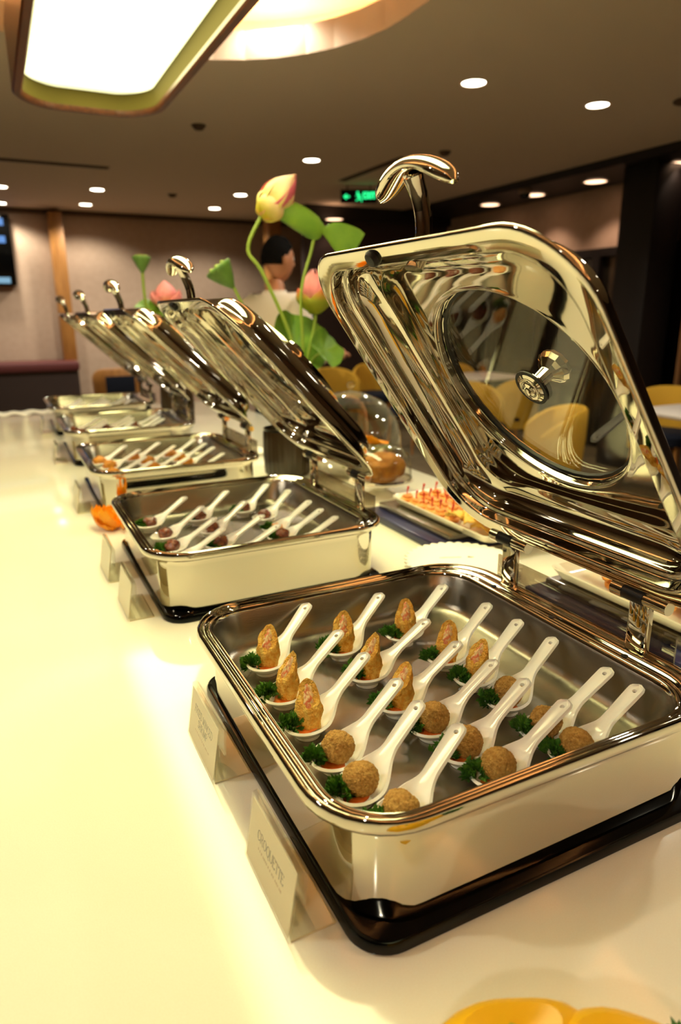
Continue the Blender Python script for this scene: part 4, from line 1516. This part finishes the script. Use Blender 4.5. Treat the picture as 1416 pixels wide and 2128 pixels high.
# ------------------------------------------------------------------ lotus arrangement
def vase(loc, label, h=0.2, r=0.085):
    t = empty('vase', label, 'vase', loc)
    bm = bmesh.new()
    n = 72
    rows = []
    for rr_, z in ((0.8, 0.0), (0.95, 0.01), (1.0, h * 0.5), (0.98, h - 0.01), (0.96, h)):
        rows.append([(r * rr_ * (1 + 0.03 * cos(24 * 2 * pi * k / n)) * cos(2 * pi * k / n), r * rr_ * (1 + 0.03 * cos(24 * 2 * pi * k / n)) * sin(2 * pi * k / n), z) for k in range(n)])
    rows += [[(p[0] * .93, p[1] * .93, h) for p in rows[-1]], [(p[0] * .9, p[1] * .9, h * 0.3) for p in rows[-1]]]
    loft(bm, rows, True, True)
    finish(bm, 'body', M['ribbed'], t, angle=80)
    bm = bmesh.new()
    lathe(bm, [(r * 0.98, h), (r * 1.0, h + 0.006), (r * 0.93, h + 0.008), (r * 0.9, h)], 40)
    finish(bm, 'lip', M['black'], t)
    return t


def petal_mesh(length, width, cup, curl, seed=0):
    """petal standing on the origin along +z, hollow side to -x"""
    bm = bmesh.new()
    nu, nv = 10, 8
    g = []
    for i in range(nu + 1):
        u = i / nu
        w = width * (sin(pi * min(1, 0.12 + 0.88 * u)) ** 0.75) * (1 - u ** 6)
        out = cup * sin(pi * u * 0.9) + curl * u * u
        row = []
        for j in range(nv + 1):
            v = j / nv * 2 - 1
            row.append(Vector((out - 0.45 * w * v * v, w * v, length * u)))
        g.append(row)
    top = [[bm.verts.new(p) for p in r_] for r_ in g]
    for a, b in zip(top[:-1], top[1:]):
        for j in range(nv):
            bm.faces.new((a[j], a[j + 1], b[j + 1], b[j]))
    bmesh.ops.remove_doubles(bm, verts=bm.verts[:], dist=0.0003)
    res = bmesh.ops.extrude_face_region(bm, geom=bm.faces[:])
    bmesh.ops.translate(bm, verts=[v for v in res['geom'] if isinstance(v, bmesh.types.BMVert)], vec=(-0.0012, 0, 0))
    bmesh.ops.recalc_face_normals(bm, faces=bm.faces[:])
    return bm


def stem_obj(t, pts, r=0.006):
    bm = bmesh.new()
    tube(bm, cr(pts), r, 10)
    return finish(bm, 'stem', M['stem'], t)


def frame_at(p, axis):
    z = Vector(axis).normalized()
    x = Vector((1, 0, 0)) if abs(z.x) < 0.9 else Vector((0, 1, 0))
    y = z.cross(x).normalized()
    x = y.cross(z)
    return Matrix(((x.x, y.x, z.x, p[0]), (x.y, y.y, z.y, p[1]), (x.z, y.z, z.z, p[2]), (0, 0, 0, 1)))


def put(bm, Mx, name, material, parent):
    bmesh.ops.transform(bm, matrix=Mx, verts=bm.verts[:])
    o = finish(bm, name, material, None, angle=60)
    return o


def child_at(bm, Mx, name, material, t, angle=60):
    o = finish(bm, name, material, t, angle=angle)
    o.matrix_local = Mx
    return o


V1 = Vector((0.886, 2.215, CT))
vase(V1, 'dark brown ribbed vase holding the lotus flowers behind the second lid', 0.16, 0.083)


def wp(x, y, z):          # point given relative to the lens
    return Vector((x, y, z + CZ)) - V1


# bud at the top
t = empty('lotus_bud', 'tall closed lotus bud, yellow green with pink tip, above the man', 'flower', V1)
st = [(0.0, 0.0, 0.03), wp(0.925, 2.20, -0.17), wp(0.835, 2.24, 0.11), wp(0.79, 2.27, 0.20), wp(0.835, 2.262, 0.30)]
stem_obj(t, st, 0.0062)
B0 = wp(0.838, 2.262, 0.300)
ax = Vector((0.070, -0.034, 0.085))
Mb = frame_at(B0, ax)
for k in range(6):
    a = k * pi / 3 + 0.4
    bm = petal_mesh(0.165 + 0.006 * (k % 2), 0.052, 0.046, -0.017)
    child_at(bm, Mb @ Matrix.Rotation(a, 4, 'Z') @ Matrix.Translation((0.004, 0, 0)), 'petal', M['petal_bud'] if k in (0, 1, 5) else M['petal_bud_pale'], t)
for k in range(3):
    a = k * 2.1 + 0.2
    bm = petal_mesh(0.10, 0.046, 0.052, -0.016)
    child_at(bm, Mb @ Matrix.Rotation(a, 4, 'Z') @ Matrix.Translation((0.006, 0, -0.002)), 'petal', M['petal_bud_pale'], t)

# folded leaf on its own stem
t = empty('lotus_leaf', 'twisted green lotus leaf folded beside the bud', 'leaf', V1)
stem_obj(t, [(0.02, 0.0, 0.03), wp(0.945, 2.20, -0.16), wp(0.945, 2.20, 0.06), wp(0.99, 2.21, 0.20), wp(1.005, 2.205, 0.265)], 0.0052)
bm = bmesh.new()
axis = cr([wp(0.855, 2.235, 0.335), wp(0.93, 2.22, 0.305), wp(1.0, 2.205, 0.27), wp(1.03, 2.198, 0.262), wp(1.07, 2.19, 0.25), wp(1.135, 2.175, 0.205)], 6)
rows = []
n = len(axis)
for i, p in enumerate(axis):
    u = i / (n - 1)
    d = (axis[min(i + 1, n - 1)] - axis[max(i - 1, 0)]).normalized()
    up = Vector((0, 0, 1))
    up = (up - d * up.dot(d)).normalized()
    sd = d.cross(up)
    w = (0.034 * sin(pi * min(1.0, (u + 0.06) / 0.72)) ** 0.8 + 0.006) if u < 0.60 else 0.012 + 0.045 * min(1, (u - 0.60) / 0.33)
    row = []
    for k in range(12):
        a = 2 * pi * k / 12
        row.append(p + up * cos(a) * w * (1 + 0.08 * sin(3 * a + 9 * u)) + sd * sin(a) * (0.010 + 0.006 * sin(7 * u)))
    rows.append(row)
loft(bm, rows, True, True)
finish(bm, 'blade', M['leaf'], t, angle=80)

# open lotus
t = empty('lotus_flower', 'opening pink lotus with yellow green outer petals beside the nearest lid', 'flower', V1)
stem_obj(t, [(0.03, 0.0, 0.03), wp(0.965, 2.22, -0.19), wp(1.0, 2.225, -0.06), wp(1.01, 2.23, 0.0)], 0.0058)
Mf = frame_at(wp(1.01, 2.232, -0.005), (-0.02, 0.0, 1.0))
for k in range(5):
    bm = petal_mesh(0.140, 0.044, 0.044, -0.010)
    child_at(bm, Mf @ Matrix.Rotation(k * 1.257 + 0.3, 4, 'Z') @ Matrix.Translation((0.004, 0, 0.008)), 'petal', M['petal_pink'], t)
for k in range(5):
    bm = petal_mesh(0.10, 0.042, 0.038, 0.028)
    child_at(bm, Mf @ Matrix.Rotation(k * 1.257 + 0.9, 4, 'Z') @ Matrix.Translation((0.006, 0, 0)) @ Matrix.Rotation(radians(14), 4, 'Y'), 'petal', M['petal_green'], t)

# seed pod
t = empty('lotus_pod', 'green cone-shaped lotus seed pod left of the man', 'seed pod', V1)
stem_obj(t, [(-0.03, 0.0, 0.03), wp(0.865, 2.27, -0.17), wp(0.80, 2.31, -0.02), wp(0.755, 2.33, 0.085)], 0.0052)


def pod(t, p, axis, s=1.0):
    Mp = frame_at(p, axis)
    bm = bmesh.new()
    n = 36
    rows = []
    for r_, z in ((0.006, -0.004), (0.012, 0.006), (0.030, 0.035), (0.045, 0.066), (0.050, 0.080), (0.047, 0.085), (0.03, 0.087)):
        rows.append([(s * r_ * (1 + 0.03 * cos(12 * 2 * pi * k / n)) * cos(2 * pi * k / n), s * r_ * (1 + 0.03 * cos(12 * 2 * pi * k / n)) * sin(2 * pi * k / n), s * z) for k in range(n)])
    loft(bm, rows, True, True)
    o = child_at(bm, Mp, 'seed_head', M['pod'], t)
    for k in range(7):
        a = k * 1.047
        rr_ = 0.028 * s if k < 6 else 0
        bm = bmesh.new()
        bmesh.ops.create_icosphere(bm, subdivisions=2, radius=0.0065 * s, matrix=Matrix.Translation((rr_ * cos(a), rr_ * sin(a), 0.087 * s)))
        finish(bm, 'seed', M['lime'], o)


pod(t, wp(0.752, 2.332, 0.085), (-0.045, 0.012, 0.062), 0.95)


# big leaves
def leaf_disc(t, p, axis, r, seed):
    Ml = frame_at(p, axis)
    bm = bmesh.new()
    n = 40
    rows = []
    for f in (0.03, 0.25, 0.5, 0.75, 0.92, 1.0):
        rows.append([Vector((r * f * cos(a), r * f * sin(a), r * (0.28 * f * f + 0.14 * f * f * sin(3 * a + seed) + 0.05 * f * sin(7 * a + seed)))) for a in [2 * pi * k / n for k in range(n)]])
    vs = loft(bm, rows, cap0=True)
    res = bmesh.ops.extrude_face_region(bm, geom=bm.faces[:])
    bmesh.ops.translate(bm, verts=[v for v in res['geom'] if isinstance(v, bmesh.types.BMVert)], vec=(0, 0, -0.0015))
    child_at(bm, Ml, 'blade', M['leaf'], t, 80)


t = empty('lotus_leaf', 'broad wavy green lotus leaf low in the vase', 'leaf', V1)
stem_obj(t, [(0.0, 0.03, 0.03), wp(0.93, 2.25, -0.2), wp(0.95, 2.27, -0.11)], 0.005)
leaf_disc(t, wp(0.955, 2.275, -0.105), (0.25, -0.8, 0.5), 0.115, 0.5)
t = empty('lotus_leaf', 'smaller green lotus leaf at the right of the vase', 'leaf', V1)
stem_obj(t, [(0.03, 0.02, 0.03), wp(0.98, 2.24, -0.2), wp(1.03, 2.22, -0.13)], 0.005)
leaf_disc(t, wp(1.035, 2.215, -0.125), (0.35, -0.75, 0.45), 0.068, 2.2)

# second arrangement farther back
V2 = Vector((0.80, 3.47, CT))
vase(V2, 'dark vase of the farther lotus arrangement, hidden behind the lids', 0.2, 0.08)


def wq(x, y, z):
    return Vector((x, y, z + CZ)) - V2


t = empty('lotus_pod', 'small green seed pod on a straight stem before the mauve wall', 'seed pod', V2)
stem_obj(t, [(-0.03, 0.0, 0.03), wq(0.70, 3.45, -0.1), wq(0.675, 3.44, 0.08), wq(0.672, 3.43, 0.19)], 0.007)
pod(t, wq(0.672, 3.43, 0.185), (0.0, 0.0, 1.0), 0.85)
t = empty('lotus_flower', 'blurred pink lotus flower behind the fourth lid handle', 'flower', V2)
stem_obj(t, [(0.0, 0.0, 0.03), wq(0.79, 3.45, -0.1), wq(0.775, 3.43, 0.03)], 0.007)
Mf = frame_at(wq(0.775, 3.43, 0.02), (-0.05, -0.05, 1.0))
for k in range(6):
    bm = petal_mesh(0.125, 0.045, 0.05, -0.02)
    child_at(bm, Mf @ Matrix.Rotation(k * 1.047, 4, 'Z') @ Matrix.Translation((0.006, 0, 0.008)), 'petal', M['petal_pink'], t)
for k in range(4):
    bm = petal_mesh(0.11, 0.036, 0.045, 0.035)
    child_at(bm, Mf @ Matrix.Rotation(k * 1.57 + 0.5, 4, 'Z') @ Matrix.Translation((0.008, 0, 0)) @ Matrix.Rotation(radians(18), 4, 'Y'), 'petal', M['petal_pink'], t)
t = empty('lotus_leaf', 'blurred green leaf under the farther pink lotus', 'leaf', V2)
stem_obj(t, [(0.0, 0.02, 0.03), wq(0.77, 3.45, -0.1), wq(0.74, 3.42, 0.0)], 0.006)
leaf_disc(t, wq(0.73, 3.41, 0.0), (-0.2, -0.35, 0.9), 0.11, 1.1)


# ------------------------------------------------------------------ chairs and tables of the dining area
def make_chair(kind):
    t = empty('dining_chair', '', 'chair')
    shell = M['mustard'] if kind == 'mustard' else M['wood']
    # curved back shell, open to +y
    bm = bmesh.new()
    n = 22
    rows = []
    for (ri, z, cut) in ((0.265, 0.30, 0), (0.275, 0.45, 0), (0.285, 0.62, 0), (0.285, 0.80, 1), (0.270, 0.815, 1), (0.245, 0.80, 1), (0.245, 0.62, 0), (0.235, 0.46, 0), (0.235, 0.30, 0)):
        row = []
        for k in range(n):
            a = pi + pi * (k / (n - 1) * 1.16 - 0.08)
            drop = 0.16 * (abs(k / (n - 1) - 0.5) * 2) ** 3 if cut else 0
            row.append((ri * cos(a), ri * sin(a), z - drop))
        rows.append(row)
    vs = [[bm.verts.new(p) for p in r_] for r_ in rows]
    for i in range(len(vs)):
        a, b = vs[i], vs[(i + 1) % len(vs)]
        for k in range(n - 1):
            bm.faces.new((a[k], a[k + 1], b[k + 1], b[k]))
    bm.faces.new([r_[0] for r_ in vs])
    bm.faces.new([r_[-1] for r_ in vs])
    finish(bm, 'backrest', shell, t, angle=60)
    if kind != 'mustard':
        bm = bmesh.new()
        box(bm, -0.17, 0.17, -0.30, -0.285, 0.36, 0.72, bev=0.006)
        finish(bm, 'back_panel', M['navy'], t)
    bm = bmesh.new()
    s_ = lambda i, z: z_of(rrect(0.228 - i, 0.228 - i, 0.12), z)
    loft(bm, [s_(0.02, 0.36), s_(0, 0.38), s_(0, 0.44), s_(0.02, 0.465), s_(0.07, 0.475)], True, True)
    finish(bm, 'seat', M['navy'], t)
    for sx in (-1, 1):
        for sy in (-1, 1):
            bm = bmesh.new()
            tube(bm, [(sx * 0.20, sy * 0.20, 0.0), (sx * 0.17, sy * 0.17, 0.38)], [0.012, 0.018], 10)
            finish(bm, 'leg', M['wood'], t)
    return t


cm = make_chair('mustard')
cw = make_chair('wood')
chairs = [
    (cm, 3.55, 7.15, 200, 'mustard chair in the distance right of the lotus vase'),
    (cm, 4.25, 7.6, 150, 'mustard chair farther back, half hidden by the nearest lid'),
    (cm, 5.1, 7.1, 170, 'mustard chair farthest back seen through the lid window'),
    (cm, 3.85, 5.0, 185, 'mustard chair in the middle of the lid window'),
    (cm, 3.30, 3.55, 60, 'large mustard chair seen low in the lid window'),
    (cm, 4.95, 3.9, 110, 'mustard chair at the right edge of the photo'),
    (cm, 4.7, 5.55, 20, 'mustard chair facing the others, seen through the upper lid window'),
    (cw, 1.32, 8.9, 0, 'wood-framed chair with navy back panel before the bench'),
    (cw, 3.95, 6.2, 100, 'wooden chair with navy seat behind the lotus vase'),
]
used = set()
for c, x, y, rz, lb in chairs:
    o = c if id(c) not in used else copy_tree(c)
    used.add(id(c))
    o.location = (x, y, 0)
    o.rotation_euler = (0, 0, radians(rz))
    tag(o, lb, 'chair', 'dining chairs')


def table(x, y, label):
    t = empty('dining_table', label, 'table', (x, y, 0), 0, 'dining tables')
    box_obj('tabletop', M['table_white'], (-0.38, 0.38, -0.38, 0.38, 0.72, 0.75), t, bev=0.01)
    bm = bmesh.new()
    lathe(bm, [(0.04, 0.02), (0.03, 0.06), (0.03, 0.72)], 14, cap1=True)
    finish(bm, 'pedestal', M['black'], t)
    bm = bmesh.new()
    lathe(bm, [(0.24, 0.0), (0.24, 0.012), (0.05, 0.025)], 24, cap0=True, cap1=True)
    finish(bm, 'foot', M['black'], t)


table(4.85, 6.25, 'pale square table among the chairs seen through the lid window')
table(4.45, 3.15, 'pale square table before the slatted screen at right')


# ------------------------------------------------------------------ the man in the white shirt
def skin_obj(name, verts, edges, radii, material, parent=None, sub=2, root=0):
    me = bpy.data.meshes.new(name + '_raw')
    me.from_pydata(verts, edges, [])
    o = bpy.data.objects.new(name + '_raw', me)
    COL.objects.link(o)
    o.modifiers.new('k', 'SKIN')
    sv = me.skin_vertices[0].data
    for i, r_ in enumerate(radii):
        sv[i].radius = r_ if isinstance(r_, tuple) else (r_, r_)
        sv[i].use_root = (i == root)
    ss = o.modifiers.new('s', 'SUBSURF')
    ss.levels = ss.render_levels = sub
    dg = bpy.context.evaluated_depsgraph_get()
    res = bpy.data.meshes.new_from_object(o.evaluated_get(dg))
    bpy.data.objects.remove(o)
    res.shade_smooth()
    res.materials.clear()
    res.materials.append(material)
    return res


PX, PY = 1.56, 4.02
man = empty('person', 'black haired man in a white shirt standing behind the counter, facing right', 'person', (PX, PY, 0), radians(-72))
# local: +y is where he faces, +x his right hand side
V = [(0, 0, 0.98), (0, 0.0, 1.12), (0, 0.0, 1.30), (0, -0.01, 1.45), (0, -0.005, 1.55), (0, 0.01, 1.64),
     (-0.20, -0.01, 1.475), (-0.25, 0.0, 1.20), (-0.22, 0.20, 1.08), (-0.20, 0.28, 1.07),
     (0.20, -0.01, 1.475), (0.25, 0.02, 1.21), (0.20, 0.24, 1.16), (0.17, 0.32, 1.17),
     (-0.10, 0, 0.90), (-0.11, 0.01, 0.50), (-0.11, -0.02, 0.09), (-0.11, 0.13, 0.04),
     (0.10, 0, 0.90), (0.11, 0.01, 0.50), (0.11, -0.02, 0.09), (0.11, 0.13, 0.04)]
Ed = [(0, 1), (1, 2), (2, 3), (3, 4), (4, 5), (3, 6), (6, 7), (7, 8), (8, 9), (3, 10), (10, 11), (11, 12), (12, 13), (0, 14), (14, 15), (15, 16), (16, 17), (0, 18), (18, 19), (19, 20), (20, 21)]
Rd = [(0.135, 0.09), (0.125, 0.085), (0.14, 0.09), (0.13, 0.07), 0.058, 0.056, 0.06, 0.042, 0.032, 0.026, 0.06, 0.042, 0.032, 0.026, 0.085, 0.058, 0.042, 0.035, 0.085, 0.058, 0.042, 0.035]
body_me = skin_obj('body', V, Ed, Rd, M['skin'])
# head, hands joined into the same body mesh
bm = bmesh.new()
bm.from_mesh(body_me)
hc = Vector((0, 0.03, 1.735))
hb = bmesh.new()
bmesh.ops.create_uvsphere(hb, u_segments=36, v_segments=28, radius=1.0)
for v in hb.verts:
    d = v.co.copy()
    x, y, z = d
    p = Vector((x * 0.078, y * 0.100, z * 0.122))
    if z < 0:
        p.x *= 1 - 0.30 * (-z) ** 1.3
        p.y *= 1 - 0.12 * (-z)
        if y > 0:
            p.y += 0.012 * (-z)
        else:
            p.y *= 1 - 0.30 * (-z)
    if y > 0.2:                                   # face: brow, eye hollows, nose, lips, chin
        p.y += 0.006 * math.exp(-((z - 0.22) / 0.12) ** 2)
        for sx in (-1, 1):
            p.y -= 0.012 * math.exp(-((z - 0.05) / 0.11) ** 2 - ((x - sx * 0.40) / 0.20) ** 2)
        p.y += 0.028 * math.exp(-((z + 0.22) / 0.14) ** 2 - (x / 0.15) ** 2) + 0.014 * math.exp(-((z + 0.05) / 0.16) ** 2 - (x / 0.12) ** 2)
        p.y += 0.008 * math.exp(-((z + 0.50) / 0.06) ** 2 - (x / 0.26) ** 2) + 0.007 * math.exp(-((z + 0.62) / 0.05) ** 2 - (x / 0.24) ** 2)
        p.y += 0.012 * math.exp(-((z + 0.90) / 0.14) ** 2 - (x / 0.3) ** 2)
    v.co = p + hc
hm = bpy.data.meshes.new('h')
hb.to_mesh(hm)
hb.free()
bm.from_mesh(hm)
for sx in (-1, 1):                                # ears
    eb = bmesh.new()
    bmesh.ops.create_uvsphere(eb, u_segments=14, v_segments=10, radius=1.0)
    for v in eb.verts:
        v.co = Vector((v.co.x * 0.010 + sx * 0.080, v.co.y * 0.018 + 0.018, v.co.z * 0.032 + 1.735 - 0.004))
    eb.to_mesh(hm)
    eb.free()
    bm.from_mesh(hm)


def hand(bm, wrist, dirv, side):
    d = Vector(dirv).normalized()
    up = Vector((0, 0, 1))
    s = d.cross(up).normalized() * side
    w = Vector(wrist)
    pal = [w, w + d * 0.04, w + d * 0.085]
    tube(bm, pal, [0.024, 0.034, 0.036], 12)
    for k, (o_, ln) in enumerate(((-0.028, 0.066), (-0.010, 0.076), (0.009, 0.072), (0.027, 0.056))):
        b0 = w + d * 0.085 + s * o_
        tube(bm, cr([b0 - d * 0.01, b0 + d * ln * 0.5 - up * 0.004, b0 + d * ln * 0.85 - up * 0.022]), [0.0095] * 7 + [0.0085] * 5 + [0.006], 8)
    b0 = w + d * 0.03 - s * 0.028
    tube(bm, cr([b0, b0 + d * 0.03 - s * 0.022, b0 + d * 0.06 - s * 0.026]), [0.011] * 7 + [0.0095] * 5 + [0.007], 8)


hand(bm, (-0.20, 0.28, 1.07), (0.1, 1, -0.05), -1)
hand(bm, (0.17, 0.32, 1.17), (-0.2, 1, 0.1), 1)
bm.to_mesh(body_me)
bm.free()
body_me.shade_smooth()
body_me.name = 'body'
link(body_me, 'body', man)
for sx in (-1, 1):
    bm = bmesh.new()
    bmesh.ops.create_uvsphere(bm, u_segments=12, v_segments=8, radius=0.0125, matrix=Matrix.Translation((sx * 0.031, 0.112, 1.741)))
    e_ = finish(bm, 'eye', M['paper'], man)
    bm = bmesh.new()
    bmesh.ops.create_uvsphere(bm, u_segments=10, v_segments=8, radius=0.006, matrix=Matrix.Translation((sx * 0.031, 0.1195, 1.741)))
    finish(bm, 'iris', M['hair'], e_)
    bm = bmesh.new()
    tube(bm, [(sx * 0.016, 0.128, 1.766), (sx * 0.032, 0.126, 1.771), (sx * 0.050, 0.112, 1.766)], [0.004, 0.005, 0.003], 8)
    finish(bm, 'eyebrow', M['hair'], man)
# hair: cap over the skull with a side parting volume, short at the nape
bm = bmesh.new()
bmesh.ops.create_uvsphere(bm, u_segments=40, v_segments=30, radius=1.0)
kill = []
for v in bm.verts:
    x, y, z = v.co
    lim = 0.46 if y > 0.5 else (0.10 + 0.6 * max(0, y) if y > -0.25 else -0.30)
    if z < lim:
        kill.append(v)
    k = 1 + 0.04 * noise.noise(v.co * 6) + (0.05 if y > 0.3 else 0.02)
    v.co = Vector((x * 0.086 * k, y * 0.108 * k, z * 0.136 * k)) + hc + Vector((0, -0.004, -0.002))
bmesh.ops.delete(bm, geom=kill, context='VERTS')
res = bmesh.ops.extrude_face_region(bm, geom=bm.faces[:])
for v in [q for q in res['geom'] if isinstance(q, bmesh.types.BMVert)]:
    v.co = hc + (v.co - hc) * 0.88
finish(bm, 'hair', M['hair'], man, angle=60)
# shirt, trousers, shoes
Vs = [(0, 0, 0.94), (0, 0.0, 1.12), (0, 0.0, 1.30), (0, -0.01, 1.445), (0, -0.008, 1.535), (-0.20, -0.01, 1.475), (-0.25, 0.0, 1.20), (-0.225, 0.17, 1.095), (0.20, -0.01, 1.475), (0.25, 0.02, 1.21), (0.205, 0.21, 1.165)]
Es = [(0, 1), (1, 2), (2, 3), (3, 4), (3, 5), (5, 6), (6, 7), (3, 8), (8, 9), (9, 10)]
Rs = [(0.19, 0.15), (0.18, 0.145), (0.20, 0.155), (0.195, 0.135), 0.078, 0.092, 0.072, 0.056, 0.092, 0.072, 0.056]
sh = link(skin_obj('shirt', Vs, Es, Rs, M['shirt']), 'shirt', man)
bm = bmesh.new()
lathe(bm, [(0.072, 1.52), (0.070, 1.555), (0.075, 1.560), (0.086, 1.525)], 24)
for v in bm.verts:
    v.co.y += -0.004
    if v.co.y > 0.04:
        v.co.z -= 0.018
finish(bm, 'collar', M['shirt'], sh)
for z in (1.45, 1.36, 1.27, 1.18):
    bm = bmesh.new()
    bmesh.ops.create_cone(bm, cap_ends=True, segments=12, radius1=0.007, radius2=0.006, depth=0.006, matrix=Matrix.Translation((0, 0.117, z)) @ Matrix.Rotation(radians(90), 4, 'X'))
    finish(bm, 'button', M['black'], sh)
Vt = [(0, 0, 1.0), (0, 0, 0.93), (-0.10, 0, 0.85), (-0.11, 0.01, 0.50), (-0.11, -0.01, 0.10), (0.10, 0, 0.85), (0.11, 0.01, 0.50), (0.11, -0.01, 0.10)]
Et = [(0, 1), (1, 2), (2, 3), (3, 4), (1, 5), (5, 6), (6, 7)]
Rt = [(0.158, 0.112), (0.16, 0.115), 0.10, 0.078, 0.066, 0.10, 0.078, 0.066]
link(skin_obj('trousers', Vt, Et, Rt, M['trousers']), 'trousers', man)
for sx in (-1, 1):
    bm = bmesh.new()
    loft(bm, [[(sx * 0.11 + 0.045 * cos(a) * (1 - 0.15 * i), 0.05 + 0.135 * sin(a) * (1 - 0.10 * i), z) for a in [2 * pi * k / 20 for k in range(20)]] for i, z in enumerate((0.0, 0.025, 0.06, 0.085))], True, True)
    finish(bm, 'shoe', M['black'], man)
